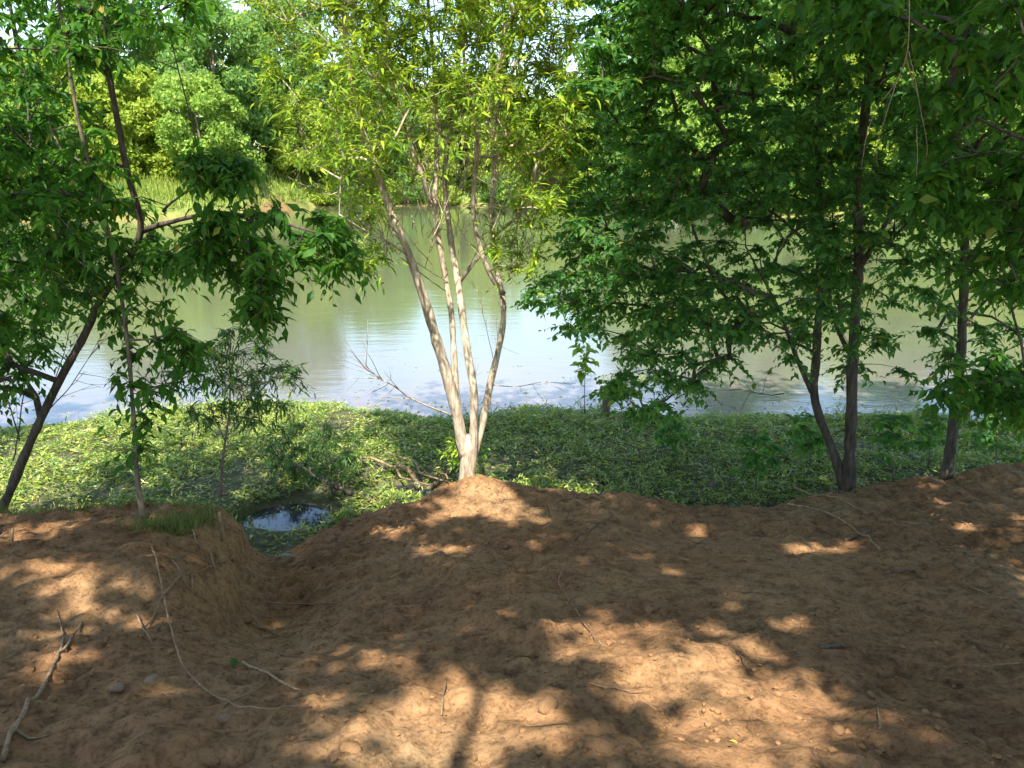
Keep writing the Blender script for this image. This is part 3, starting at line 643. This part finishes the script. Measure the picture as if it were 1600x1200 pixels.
def sunlit(px, py):
    r = np.zeros(len(px), bool)
    for cx, cy, rx, ry_, a in SUNLIT:
        dx = px-cx; dy = py-cy; u = dx*math.cos(a)+dy*math.sin(a); v = -dx*math.sin(a)+dy*math.cos(a)
        r |= (u/rx)**2+(v/ry_)**2 < 1
    return r
def canopy_keep(P):
    """gaps of the crown overhead: does a leaf here leave the sunlit places lit?"""
    t = (P[:, 2]-1.0)/-SUN[2]
    for _ in range(4):
        G = P+SUN*t[:, None]; t = t+(G[:, 2]-np.interp(G[:, 1], NOM_Y, NOM_Z))/-SUN[2]
    G = P+SUN*t[:, None]
    px, py, dd = project(G)
    wob = 14*vn(G[:, 0]*7, G[:, 1]*7, 91)
    keep = ~(sunlit(px+wob, py+wob*.6) & (G[:, 1] > .6) & (fbm(G[:, 0]*4.5+1.3*vn(G[:, 0]*3, G[:, 1]*3, 97), G[:, 1]*4.5+1.3*vn(G[:, 0]*3, G[:, 1]*3, 98), 95, 3) < .12))
    # the lane of light on the willow and the open marsh
    tp = (6.0-P[:, 1])/SUN[1]; Q = P+SUN*tp[:, None]
    lane = (Q[:, 0] > -2.9) & (Q[:, 0] < .75) & (Q[:, 2] > .75) & (P[:, 1] < 6)
    keep &= ~lane
    tm = P[:, 2]/-SUN[2]; Wp = P+SUN*tm[:, None]
    lane2 = (Wp[:, 1] > 6.3) & (Wp[:, 0] < .1+.25*(Wp[:, 1]-6.3)) & (Wp[:, 0] > -5.5)
    keep &= ~lane2
    keep &= ~((Wp[:, 1] > 11.2) & (P[:, 1] > 1))
    return keep
def make_canopy(label, trunk, lean, h, seed, region, nclus):
    rg = np.random.default_rng(seed); bx, by = trunk; bz = float(height(bx, by))-.05
    P = smooth_path(np.array([[bx, by, bz], [bx+lean[0]*.15, by+lean[1]*.15, bz+h*.35], [bx+lean[0]*.55, by+lean[1]*.55, bz+h*.7], [bx+lean[0], by+lean[1], bz+h]]), .3, .02, rg)
    x0, x1, yy0, yy1, z0, z1 = region
    cl = rg.uniform(0, 1, (nclus, 3))*[x1-x0, yy1-yy0, z1-z0]+[x0, yy0, z0]
    cl = cl[canopy_keep(cl)]
    make_tree("shade_tree", dict(label=label, category="tree", group="shade trees behind the viewer"), [(P, .16, .03)], cl, M['dark_bark'],
              dict(ntw=7, tl=.5, lpt=8, L=.15, W=.09, droop=.3, side=.85, outward=.1, flat=.6, tm=T_KITE(), mat=M['dark_leaf'], key='dark', twr=.004), nbranch=12, tip=.0035, nobj=0, keep=canopy_keep)
make_canopy("tall shade tree behind the viewer, left of the clearing", (-4.2, -2.5), (.8, 1.0), 8.5, 101, (-8, -1.2, -6, 3.8, 6.2, 9.5), 1350)
make_canopy("tall shade tree directly behind the viewer", (3.0, -4.6), (-1.6, 1.7), 9, 102, (-1.8, 2.2, -6.5, 2.2, 6.2, 9.8), 860)
make_canopy("tall shade tree right of the viewer with its crown over the clearing", (4.6, -1.5), (.2, 2.5), 8.5, 103, (1.0, 5.2, -5.5, 4.8, 5.8, 9.2), 880)
make_canopy("tall shade tree at the right end of the dirt bank, mostly out of view", (7.4, 2.2), (-.3, .5), 8, 104, (4.8, 9, -3, 5.5, 5.6, 9), 700)

# ------------------------------------------------------------------ far bank
def crown_mesh(name, mat, seed, w=4.0, h=9.0, low=0.6, n=17000, leaf=.33):
    rg = np.random.default_rng(seed); k = 46
    c = norm(rg.normal(0, 1, (k, 3)))*rg.uniform(.35, 1, (k, 1))**.6
    c = c*[w*.78, w*.78, (h-low)*.40]+[0, 0, low+(h-low)*.48]
    r = rg.uniform(.5, 1.15, k)*w*.28
    per = n//k; b = MB()
    d = norm(rg.normal(0, 1, (k, per, 3))); rad = rg.uniform(.35, 1.08, (k, per, 1))**.6
    P = c[:, None]+d*r[:, None, None]*rad*[1, 1, .72]
    P = P.reshape(-1, 3); d = d.reshape(-1, 3)
    T = norm(rg.normal(0, 1, P.shape)+[0, 0, -.5]); N = norm(d*.8+rg.normal(0, .6, P.shape)+[0, 0, .35])
    L = leaf*rg.uniform(.55, 1.3, len(P)); ok = P[:, 2] > .1
    leaves(b, P[ok], T[ok], N[ok], L[ok], (L*.62)[ok], T_KITE())
    return b.mesh(name, mat)
def trunk_mesh(seed, h, r=.14):
    rg = np.random.default_rng(seed); b = MB()
    P = smooth_path(np.array([[0, 0, -.5], [rg.normal(0, .2), rg.normal(0, .2), h*.3], [rg.normal(0, .4), rg.normal(0, .4), h*.85]]), .5, .03, rg); tube(b, P, np.linspace(r, .04, len(P)), 7)
    for _ in range(7):
        q = P[rg.integers(len(P)//4, len(P)-2)]; d = norm(rg.normal(0, 1, 3)+[0, 0, .7]); s_ = smooth_path(np.array([q, q+d*1.3, q+d*2.4+[0, 0, .5]]), .4, .04, rg); tube(b, s_, np.linspace(r*.4, .02, len(s_)), 5)
    return b.mesh("trunk", M['grey_bark'], True)
KINDS = [("bushy mid-green tree", M['far_leaf'], crown_mesh("crown", M['far_leaf'], 1, 4.2, 10.5, .2), trunk_mesh(1, 10)),
         ("yellow-green leafy tree", M['far_leaf2'], crown_mesh("crown", M['far_leaf2'], 2, 3.6, 8.0, .1), trunk_mesh(2, 8)),
         ("tall deep-green tree", M['far_leaf3'], crown_mesh("crown", M['far_leaf3'], 3, 4.4, 12.5, .0), trunk_mesh(3, 12)),
         ("rounded light-green tree", M['far_leaf'], crown_mesh("crown", M['far_leaf'], 4, 4.6, 9.0, .0), trunk_mesh(4, 9)),
         ("tall feathery yellow-green tree", M['far_leaf2'], crown_mesh("crown", M['far_leaf2'], 5, 3.8, 12.0, .0), trunk_mesh(5, 11))]
BUSH = [("waterside bush", crown_mesh("foliage", M['far_leaf'], 11, 2.6, 3.4, -.3, 5000, .26)), ("yellowish waterside bush", crown_mesh("foliage", M['far_leaf2'], 12, 2.3, 2.8, -.3, 5000, .24)), ("dark waterside bush", crown_mesh("foliage", M['far_leaf3'], 13, 2.8, 3.8, -.3, 5000, .26))]
ORD = "first second third fourth fifth sixth seventh eighth ninth tenth eleventh twelfth thirteenth fourteenth fifteenth sixteenth seventeenth eighteenth nineteenth twentieth".split()
def ordinal(k): return ORD[k] if k < 20 else ("twenty-"+ORD[k-20] if k < 29 else ("thirtieth" if k == 29 else "thirty-"+ORD[k-30] if k < 39 else ("fortieth" if k == 39 else "forty-"+ORD[min(k-40, 8)])))
ORD[19] = "twentieth"
rows = []
for (x0, x1, off, stp, rown) in [(-62, 66, 2.2, 5.6, "front row"), (-66, 70, 8.0, 6.2, "second row"), (-84, 88, 15, 5.6, "back row"), (-90, 60, 25, 6.5, "rear row")]:
    xk = x0; k = 0
    while xk < x1:
        xx = xk+rng.uniform(-1.2, 1.2); yy = float(yfar(np.array(xx)))+off+rng.uniform(-1.2, 1.2); xk += stp*rng.uniform(.8, 1.2)
        if rown == "front row" and -30 < xx < -24: continue
        kd = int(rng.integers(0, 5)); sc = rng.uniform(.82, 1.12)*(.88 if rown == "front row" else 1.12)
        if rown == "second row" and -36 < xx < -26: yy += 9
        if rown == "back row": sc *= 1.25
        if rown == "rear row": sc = 1.42
        if rown in ("second row", "back row"):
            if -33 < xx < -20: sc *= 1.0
            if 4 < xx < 12: sc *= .85
            if xx > 13: sc *= 1.3
        rows.append((rown, xx, yy, kd, sc))
rows += [("rear row", -27.5, 97., 0, 1.2), ("rear row", -22.5, 99., 4, 1.15), ("rear row", -18.5, 96., 3, 1.25), ("rear row", -24.5, 90., 3, 1.05)]
rows.sort(key=lambda r: (r[0], r[1]))
cntr = {}
for rown, xx, yy, kd, sc in rows:
    key = (rown, kd); q = cntr.get(key, 0); cntr[key] = q+1
    z = float(height(np.array(xx), np.array(yy)))-.1
    r_ = empty("riverside_tree", (xx, yy, z), label=f"{KINDS[kd][0]}, {ordinal(q)} of its kind from left, {rown}, far bank", category="tree", group="trees along the far bank")
    r_.rotation_euler.z = rng.uniform(0, 6.28); r_.scale = (sc, sc, sc*rng.uniform(.92, 1.1))
    link("crown", KINDS[kd][2], r_); link("trunk", KINDS[kd][3], r_)
bc = {}; spots_ = []
for off_, x0_, x1_, st_ in ((.4, -60, 62, 3.1), (13, -70, 66, 4.6), (22, -80, 76, 5.4)):
    xk = x0_
    while xk < x1_:
        xx = xk+rng.uniform(-.8, .8); xk += st_*rng.uniform(.78, 1.22)
        if off_ < 1 and -29.5 < xx < -23: continue
        spots_.append((xx, float(yfar(np.array(xx)))+off_+rng.uniform(-.6, .6), off_))
for xx, yy, off_ in sorted(spots_):
    kd = int(rng.integers(0, 3)); q = bc.get(kd, 0); bc[kd] = q+1
    o = link("riverside_bush", BUSH[kd][1], label=f"{BUSH[kd][0]} on the far bank, {ordinal(q)} of its colour from the left", category="bush", group="bushes of the far bank")
    o.location = (xx, yy, float(height(np.array(xx), np.array(yy)))-.15); o.rotation_euler.z = rng.uniform(0, 6.28); s_ = rng.uniform(.6, 1.15)*(1 if off_ < 1 else 1.35); o.scale = (s_, s_, s_*rng.uniform(.8, 1.2))
# tall grass of the clearing
n = 26000; gx = rng.uniform(-70, -14, n); gy = yfar(gx)+rng.uniform(.8, 26, n); gz = height(gx, gy)
b = MB(); T = norm(rng.normal(0, .3, (n, 3))+[0, 0, 1]); leaves(b, np.stack([gx, gy, gz], -1), T, norm(rng.normal(0, 1, (n, 3))+[0, -.6, 0]), rng.uniform(.3, .9, n), rng.uniform(.06, .13, n), T_KITE())
link("tall_grass", b.mesh("tall_grass", M['far_grass']), kind="stuff", label="sunlit tall grass of the clearing on the far left bank", category="grass")

# ------------------------------------------------------------------ ground cover, grass
n = 500000; x = rng.uniform(-8.5, 8.5, n); y = rng.uniform(4.6, 11, n)
z = height(x, y); e = edge(x); k = ((z > .03) | (y > 7.6)) & (y > e+.22+.3*vn(x*2, y*2, 61)) & (z > -.04) & (y < shore(x)+.55) & (z < .34)
patch = fbm(x*1.5, y*1.5, 62, 3); fine = fbm(x*6, y*6, 68, 2); k &= rng.uniform(0, 1, n) < (sst(-.45, .3, patch)+.12)*sst(-.55, .1, fine)+.05
k &= ~((np.abs(x-1.85) < .5) & (np.abs(y-9.6) < .3))
x, y, z, patch = x[k], y[k], z[k], patch[k]; n = len(x)
hgt = np.maximum(.0, .015+.06*(patch+.5)+.06*np.maximum(vn(x*5, y*5, 63), 0))*rng.uniform(0, 1, n)**.8*(1+.9*(vn(x*3.1, y*3.1, 64) > .25))
T = norm(rng.normal(0, 1, (n, 3))*[1, 1, .3]+[0, 0, .12]); N = norm(rng.normal(0, .3, (n, 3))+[0, 0, 1])
b = MB(); LL = rng.uniform(.024, .07, n)*np.where(rng.uniform(0, 1, n) < .06, 1.7, 1); leaves(b, np.stack([x, y, z+hgt], -1), T, N, LL, LL*rng.uniform(.16, .36, n), T_KITE())
link("ground_cover", b.mesh("ground_cover", M['cover_leaf']), kind="stuff", label="leafy green ground cover over the marsh beside the river", category="ground cover")
# taller weeds and dead stems standing in the ground cover
n = 1500; x = rng.uniform(-6.5, 7, n); y = rng.uniform(5.6, 9.9, n); z = height(x, y); k = (y > edge(x)+.3) & (z > .03) & (y < shore(x)) & (fbm(x*1.2, y*1.2, 69, 2) > -.12)
x, y, z = x[k], y[k], z[k]; att = np.stack([x, y, z+rng.uniform(.07, .2, len(x))], -1)
TW, LP, T, N, LL, LW = foliage(att, np.array([0, 7, -3.]), 2, .13, 7, .05, .012, droop=.1, side=.8, outward=.1, flat=1, rise=1.2)
b = MB(); leaves(b, LP, T, N, LL, LW, T_NARROW()); link("marsh_weeds", b.mesh("marsh_weeds", M['cover_leaf']), kind="stuff", label="taller narrow-leaved weeds standing out of the marsh cover", category="weeds")
b = MB(); twig_mesh(b, TW, .0016)
dn = 260; x = rng.uniform(-6, 6, dn); y = rng.uniform(6.2, 9.6, dn); z = height(x, y); k = (z > .02) & (y > edge(x)+.3) & (y < shore(x))
x, y, z = x[k], y[k], z[k]; d_ = norm(rng.normal(0, 1, (len(x), 3))*[1, 1, .3]+[0, 0, .35]); l_ = rng.uniform(.1, .4, len(x)); t_ = np.linspace(0, 1, 4)
TW = np.stack([x, y, z+.05], -1)[:, None]+d_[:, None]*(l_[:, None]*t_)[..., None]; twig_mesh(b, TW, .003)
link("weed_stems", b.mesh("weed_stems", M['dead_wood']), kind="stuff", label="thin pale stems and dead twigs lying through the marsh cover", category="stems")
def grass_patch(name, label, pts, rad, n, hmin, hmax, mat, w=.006):
    pts = np.array(pts); c = pts[rng.integers(0, len(pts), n)]
    gx = c[:, 0]+rng.normal(0, rad, n); gy = c[:, 1]+rng.normal(0, rad*.6, n); gz = height(gx, gy)-.01
    kp = (np.abs(height(gx+.05, gy)-gz-.01) < .045) & (np.abs(height(gx-.05, gy)-gz-.01) < .045) | (gy > 7)
    gx, gy, gz = gx[kp], gy[kp], gz[kp]; n = len(gx)
    T = norm(rng.normal(0, .42, (n, 3))+[0, 0, 1]); L = rng.uniform(hmin, hmax, n); b = MB()
    leaves(b, np.stack([gx, gy, gz], -1), T, norm(rng.normal(0, 1, (n, 3))), L, np.full(n, w), T_NARROW())
    return link(name, b.mesh(name, mat), kind="stuff", label=label, category="grass")
led = [on_ground(a, b_)[:2] for a, b_ in [(340, 810), (370, 812), (310, 815), (280, 822), (395, 812), (250, 825)]]
grass_patch("ledge_grass", "grass overhanging the cut edge of the left bank", led, .10, 1500, .04, .13, M['grass'], .004)
led = [(xx_, float(edge(np.array(xx_)))-.05) for xx_ in np.arange(-4.6, -2.1, .12)]
grass_patch("bank_grass", "thin grass along the top of the left bank", led, .13, 2600, .03, .10, M['grass'], .004)
grass_patch("sedge", "yellowish sedge tuft standing in the shallows", [at(975, 592, 11.2)[:2], at(950, 590, 11.3)[:2], at(1000, 590, 11.2)[:2]], .16, 0+900, .12, .30, M['far_grass'], .010)
bpy.data.objects["sedge"].location.z = 0.0

# ------------------------------------------------------------------ soil clods, stones, sticks
def rock_mesh(name, seed, mat):
    rg = np.random.default_rng(seed); import bmesh
    bm = bmesh.new(); bmesh.ops.create_icosphere(bm, subdivisions=2, radius=1)
    for v in bm.verts: v.co *= 1+.6*float(vn(np.array(v.co.x*1.7+seed), np.array(v.co.y*1.7+v.co.z*1.3), seed)); v.co.z *= .62
    me = bpy.data.meshes.new(name); bm.to_mesh(me); bm.free(); me.materials.append(mat)
    me.polygons.foreach_set('use_smooth', [True]*len(me.polygons)); return me
def soil_mat(name, c0, c1):
    m, t, o = mat_new(name); tcx = t.nodes.new("ShaderNodeTexCoord"); n_ = noise(t, 6, 6, tcx.outputs['Object'], .65)
    r = ramp(t, [c0, c1], [.35, .65]); t.links.new(n_.outputs[0], r.inputs[0]); b_ = t.nodes.new("ShaderNodeBsdfPrincipled"); b_.inputs['Roughness'].default_value = .95; b_.inputs['Specular IOR Level'].default_value = .15
    bp = t.nodes.new("ShaderNodeBump"); bp.inputs['Strength'].default_value = .3; bp.inputs['Distance'].default_value = .01; t.links.new(n_.outputs[0], bp.inputs['Height']); t.links.new(bp.outputs[0], b_.inputs['Normal'])
    t.links.new(r.outputs[0], b_.inputs['Base Color']); t.links.new(b_.outputs[0], o.inputs[0]); return m
M['clod'] = soil_mat("clod soil", (.20, .108, .05), (.31, .175, .08)); M['stone'] = soil_mat("stone", (.2, .13, .08), (.32, .22, .14))
import bmesh
bm = bmesh.new(); bmesh.ops.create_icosphere(bm, subdivisions=1, radius=1)
iv = np.array([v.co[:] for v in bm.verts]); it = np.array([[v.index for v in f.verts] for f in bm.faces]); bm.free()
n = 11000; x = rng.uniform(-4.2, 4.6, n); y = 1.3+5.0*rng.uniform(0, 1, n)**1.1; k = (y < edge(x)-.02) & (vn(x*1.8, y*1.8, 66)+.25*rng.normal(0, 1, n) > -.08)
x, y = x[k], y[k]; n = len(x); r = .003+.009*rng.uniform(0, 1, n)**4+.003*rng.uniform(0, 1, n); r *= np.where(rng.uniform(0, 1, n) < .02, 2.2, 1)
V = iv[None]*(1+rng.uniform(-.28, .28, (n, len(iv), 1)))*r[:, None, None]*np.array([1, 1, .7])*rng.uniform(.7, 1.3, (n, 1, 3)); V = V+np.stack([x, y, height(x, y)+r*.25], -1)[:, None]
b = MB(); b.add(V.reshape(-1, 3), (it[None]+(np.arange(n)*len(iv))[:, None, None]).reshape(-1, 3))
link("soil_clods", b.mesh("soil_clods", M['clod'], False), kind="stuff", label="loose crumbs and clods of red-brown soil on the bank", category="soil clods")
for q, (px, py, sz, lab) in enumerate([(183, 1073, .024, "rounded tan stone on the shaded dirt at the left"), (236, 1061, .024, "tan stone just right of the rounded one on the left dirt"), (325, 1183, .04, "large clod of dirt at the bottom left edge"), (455, 1025, .05, "half-buried flat clod in the gully floor"),
                                       (130, 945, .02, "small stone on the sunlit hump at the left"), (352, 1122, .018, "small stone beside the bend of the dead root"), (1310, 1140, .022, "small clod on the lower right dirt"), (548, 1168, .03, "dark lump of soil beside the lower left sun patch"), (855, 1100, .035, "broken soil lump below the sunlit mound")]):
    p = on_ground(px, py); o = link("stone" if "stone" in lab else "dirt_clod", rock_mesh("stone" if "stone" in lab else "dirt_clod", 200+q, M['stone'] if "stone" in lab else M['clod']), label=lab, category="stone" if "stone" in lab else "clod")
    o.location = p-[0, 0, sz*.12]; o.scale = (sz*1.1, sz*.8, sz*.85); o.rotation_euler.z = q*1.3
def stick(name, label, cat, pts, r0, r1, mat, lift=.004, twigs=(), step=.03, group=None, arch=0):
    G = np.array([on_ground(a, b_) for a, b_ in pts]); P = smooth_path(G, step, .0025)
    z = height(P[:, 0], P[:, 1]); P[:, 2] = np.maximum(P[:, 2], z+lift)
    for _ in range(6): P[1:-1, 2] = np.maximum((P[:-2, 2]+P[1:-1, 2]+P[2:, 2])/3, z[1:-1]+lift)
    n_ = len(P); P[:, 2] += arch*4*np.linspace(0, 1, n_)*(1-np.linspace(0, 1, n_))
    b_ = MB(); tube(b_, P, np.linspace(r0, r1, n_)*(1+.12*rng.normal(0, 1, n_)), 7)
    base = P[0]; pr = dict(label=label, category=cat)
    if group: pr['group'] = group
    if not twigs:
        o = link(name, b_.mesh(name, mat, True, base), **pr); o.location = base; return o
    root = empty(name, base, **pr); link("stem", b_.mesh("stem", mat, True, base), root)
    for tp in twigs:
        G = np.array([on_ground(a, b__) for a, b__ in tp]); Q = smooth_path(G, step, .002); Q[:, 2] = np.maximum(Q[:, 2], height(Q[:, 0], Q[:, 1])+lift); Q[0] = P[np.argmin(np.linalg.norm(P-Q[0], axis=1))]
        t_ = MB(); tube(t_, Q, np.linspace(r1*1.2, r1*.4, len(Q)), 5); link("twig", t_.mesh("twig", mat, True, base), root)
    return root
stick("dead_stick", "long pale dead stick lying on the dirt at the lower left", "stick", [(6, 1198), (40, 1120), (75, 1060), (105, 1015), (128, 975)], .008, .005, M['dead_wood'], twigs=[[(30, 1150), (60, 1160), (78, 1150)], [(90, 1035), (100, 1000), (90, 958)]])
stick("bent_root", "long thin root hanging down the cut bank and bending along the gully floor", "root", [(238, 860), (255, 930), (268, 985), (285, 1045), (330, 1085), (372, 1108), (430, 1110), (487, 1108)], .005, .0025, M['root'], .006)
stick("dead_stick", "thin dead twig crossing the gully below the left cut bank", "stick", [(350, 1108), (400, 1080), (418, 1070)], .0035, .002, M['dead_wood'])
stick("dead_stick", "short brown stick beside the green leaf in the gully", "stick", [(380, 1042), (420, 1058), (470, 1080)], .006, .003, M['dead_wood'])
stick("dead_stick", "straight thin stick lying level across the shaded dirt", "stick", [(415, 943), (480, 945), (565, 938)], .005, .002, M['dead_wood'])
stick("dead_stick", "thin pale twig behind the level stick", "stick", [(560, 960), (620, 950), (660, 948)], .002, .001, M['dead_wood'])
stick("dead_stick", "dark stick leaning on the dirt slope right of the willow", "stick", [(898, 845), (925, 828), (955, 808)], .006, .004, M['dark_wood'])
stick("looping_root", "thin looping root on the middle of the dirt slope", "root", [(898, 888), (880, 890), (872, 910), (888, 940), (910, 970), (938, 1010)], .003, .002, M['root'], .008)
stick("curved_stick", "short curved dark stick on the right dirt", "stick", [(1378, 900), (1400, 898), (1410, 890), (1430, 895)], .009, .006, M['dark_wood'])
stick("branch_pile_stick", "long brown branch lying at the right dirt edge below the twin trunks", "stick", [(1240, 762), (1280, 778), (1350, 800)], .014, .006, M['root'], .01)
stick("branch_pile_stick", "slender fallen branch crossing toward the dark broken end", "stick", [(1230, 790), (1290, 800), (1330, 825), (1375, 862)], .009, .006, M['dead_wood'], .008)
stick("branch_pile_stick", "dark broken branch end on the right dirt", "stick", [(1320, 848), (1345, 838), (1372, 826)], .012, .008, M['dark_wood'], .01)
stick("dead_stick", "bleached curved twig at the right border of the dirt", "stick", [(1515, 920), (1550, 935), (1610, 955)], .004, .003, M['dead_wood'], .006)
stick("dead_stick", "bleached twig lower on the right border", "stick", [(1550, 1042), (1580, 1044), (1612, 1038)], .004, .003, M['dead_wood'], .006)
stick("dead_stick", "small dark stick half buried in the right dirt", "stick", [(1280, 1015), (1300, 1012), (1318, 1010)], .008, .006, M['dark_wood'])
stick("dead_stick", "fine twig standing in the lower right sun patch", "stick", [(1375, 1140), (1376, 1115), (1370, 1110)], .003, .0015, M['dead_wood'])
stick("dead_stick", "thin dark twig right of the sunlit hump", "stick", [(1150, 1020), (1160, 1035), (1166, 1048)], .003, .002, M['dark_wood'])
stick("dead_stick", "short twig in the lower centre sun patch", "stick", [(690, 1120), (692, 1090), (697, 1065)], .003, .002, M['dead_wood'])
stick("dead_stick", "faint root line at the bottom centre of the dirt", "stick", [(920, 1070), (960, 1078), (1005, 1085)], .003, .0015, M['root'])
stick("fallen_log", "dark fallen log lying in the marsh under the sprawling shrub", "log", [(440, 728), (480, 742), (530, 765), (585, 790)], .042, .022, M['dark_wood'], .03)
stick("driftwood_branch", "long pale driftwood branch behind the foot of the willow", "branch", [(565, 728), (620, 745), (700, 765)], .012, .007, M['dead_wood'], .09)
stick("driftwood_branch", "second pale driftwood branch, higher up and closer to the shore", "branch", [(602, 722), (650, 738), (705, 755)], .011, .006, M['dead_wood'], .11)
stick("driftwood_root", "knobbly pale driftwood lump behind the willow foot", "branch", [(622, 735), (650, 760), (680, 765)], .026, .014, M['dead_wood'], .06)
stick("arched_twig", "arched pale twig standing over the dark marsh left of the willow", "branch", [(618, 695), (650, 682), (700, 684)], .006, .003, M['dead_wood'], .12)
stick("marsh_stub", "low dark stub on the shoreline left of the willow", "stump", [(690, 640), (694, 634), (700, 636)], .035, .015, M['dark_wood'], .05)
def stake(name, label, cat, p, top, r0, r1, mat, depth=None):
    B = on_ground(*p) if depth is None else at(*p, depth); T_ = at(*top, B[1]+.02); P = smooth_path(np.array([B-[0, 0, .04], (B+T_)/2+[.004, 0, 0], T_]), .03, .002)
    b_ = MB(); tube(b_, P, np.linspace(r0, r1, len(P)), 7); o = link(name, b_.mesh(name, mat, True, B), label=label, category=cat); o.location = B
stake("stump", "dark broken stump standing in the shallows under the hanging branches", "stump", (945, 655), (947, 615), .06, .045, M['dark_wood'])
stake("upright_twig", "upright dark twig on the dirt crest right of the willow", "stick", (860, 812), (853, 783), .006, .004, M['dark_wood'])
stake("upright_twig", "second dark twig poking from the crest, leaning right", "stick", (882, 818), (892, 786), .006, .003, M['dark_wood'])
stake("upright_twig", "pale peeled stub poking up at the left bank end", "stick", (15, 848), (20, 826), .009, .007, M['dead_wood'])
stake("bleached_bone_stick", "short bleached crooked stick hanging over the cut bank edge", "stick", (349, 850), (343, 800), .012, .010, M['dead_wood'])
# roots bared in the cut face
for q, pts in enumerate([[(300, 830), (310, 860), (345, 890), (380, 880)], [(225, 985), (250, 950), (285, 905), (335, 885)], [(330, 870), (338, 900), (345, 930)], [(270, 880), (290, 920), (330, 950)], [(215, 965), (228, 990), (238, 1010)], [(300, 905), (302, 930), (300, 945)]]):
    stick("bare_root", ["forked root across the top of the cut bank", "slanting root running up the face of the cut bank", "short root hanging near the bleached stick", "thin root low in the cut bank face", "root stub at the lower left of the cut bank", "tiny vertical root in the middle of the cut bank"][q], "root", pts, .0045, .002, M['root'], .01, group="roots bared in the cut bank")
def loose_leaf(label, px, py, L, mat, ang):
    p = on_ground(px, py); me = unit_leaf(T_BROAD(), .6, mat, label)[1]
    o = link("fallen_leaf", me, label=label, category="leaf"); o.location = p+[0, 0, .012]; o.scale = (L, L, L); o.rotation_euler = (.25, .15, ang)
loose_leaf("dark green leaf lying in the gully beside a brown stick", 368, 1045, .055, M['left_leaf'], .6)
loose_leaf("yellow leaf lying in the lower right sun patch", 1152, 1167, .022, M['yellow_leaf'], 1.2)
loose_leaf("large pale grey-green leaf at the mouth of the gully", 462, 872, .13, M['pale_leaf'], 1.9)
loose_leaf("second pale leaf just left of the large one in the gully mouth", 440, 868, .09, M['pale_leaf'], 3.6)
loose_leaf("green blade on the left flank of the sunlit mound", 826, 1022, .05, M['left_leaf'], 2.2)
# leaf litter and broken twigs
n = 3200; x = rng.uniform(-4.6, 4.8, n); y = rng.uniform(1.6, 6.4, n); k = (y < edge(x)+.1) & ((y > edge(x)-1.1) | (rng.uniform(0, 1, n) < .12)) & ((np.abs(x-.2) > 1.2) | (rng.uniform(0, 1, n) < .2))
x, y = x[k], y[k]; n = len(x); b = MB(); a_ = rng.uniform(0, 6.28, n)
leaves(b, np.stack([x, y, height(x, y)+.006], -1), np.stack([np.cos(a_), np.sin(a_), rng.normal(0, .2, n)], -1), rng.normal(0, .3, (n, 3))+[0, 0, 1], rng.uniform(.012, .04, n), rng.uniform(.006, .016, n), T_MED())
link("leaf_litter", b.mesh("leaf_litter", M['dry_leaf']), kind="stuff", label="dry leaf litter strewn over the dirt bank", category="leaf litter")
b = MB()
for _ in range(260):
    x_ = rng.uniform(-4.3, 4.5); e_ = float(edge(np.array(x_))); y_ = e_-abs(rng.normal(0, .8)); a1 = rng.uniform(0, 6.28); l_ = rng.uniform(.04, .22)
    t_ = np.linspace(0, 1, 5)[:, None]; Q = np.array([x_, y_, 0])+np.array([math.cos(a1), math.sin(a1), 0])*l_*t_+np.array([-math.sin(a1), math.cos(a1), 0])*rng.normal(0, .12*l_)*4*t_*(1-t_)
    Q[:, 2] = height(Q[:, 0], Q[:, 1]); Q[:, 2] = np.maximum(Q[:, 2], Q[:, 2].mean())+.004; tube(b, Q, np.linspace(.0028, .001, 5), 4)
link("twig_litter", b.mesh("twig_litter", M['dead_wood'], True), kind="stuff", label="fine broken twigs scattered over the dirt bank", category="twig litter")
# scraps floating on the shallows
n = 420; x = rng.uniform(-8, 9, n); y = shore(x)+.1+rng.exponential(1.1, n); b = MB(); a_ = rng.uniform(0, 6.28, n)
leaves(b, np.stack([x, y, np.full(n, .006)], -1), np.stack([np.cos(a_), np.sin(a_), np.zeros(n)], -1), rng.normal(0, .05, (n, 3))+[0, 0, 1], rng.uniform(.02, .09, n), rng.uniform(.01, .03, n), T_KITE())
link("floating_scraps", b.mesh("floating_scraps", M['cover_leaf']), kind="stuff", label="scraps of leaf floating on the shallow water along the near shore", category="floating leaves")
# hanging bare vine
V0 = 3.2
root = empty("hanging_vine", at(1420, -30, V0), label="pale bare vine hanging from above at the upper right", category="vine"); vb = at(1420, -30, V0)
for q, pts in enumerate([[(1420, -30), (1421, 40), (1420, 80), (1402, 130), (1370, 165), (1352, 215), (1345, 265)], [(1420, 80), (1432, 130), (1440, 180), (1450, 235), (1446, 255)], [(1400, 130), (1382, 190), (1366, 240), (1372, 262)], [(1415, 90), (1424, 120), (1436, 155)], [(1432, 200), (1434, 240), (1432, 275)]]):
    b = MB(); P = smooth_path(np.array([at(a, c, V0+.02*q) for a, c in pts]), .03, .002); tube(b, P, np.linspace(.0026 if q == 0 else .0018, .0009, len(P)), 5); link("strand", b.mesh("strand", M['dead_wood'], True, vb), root)
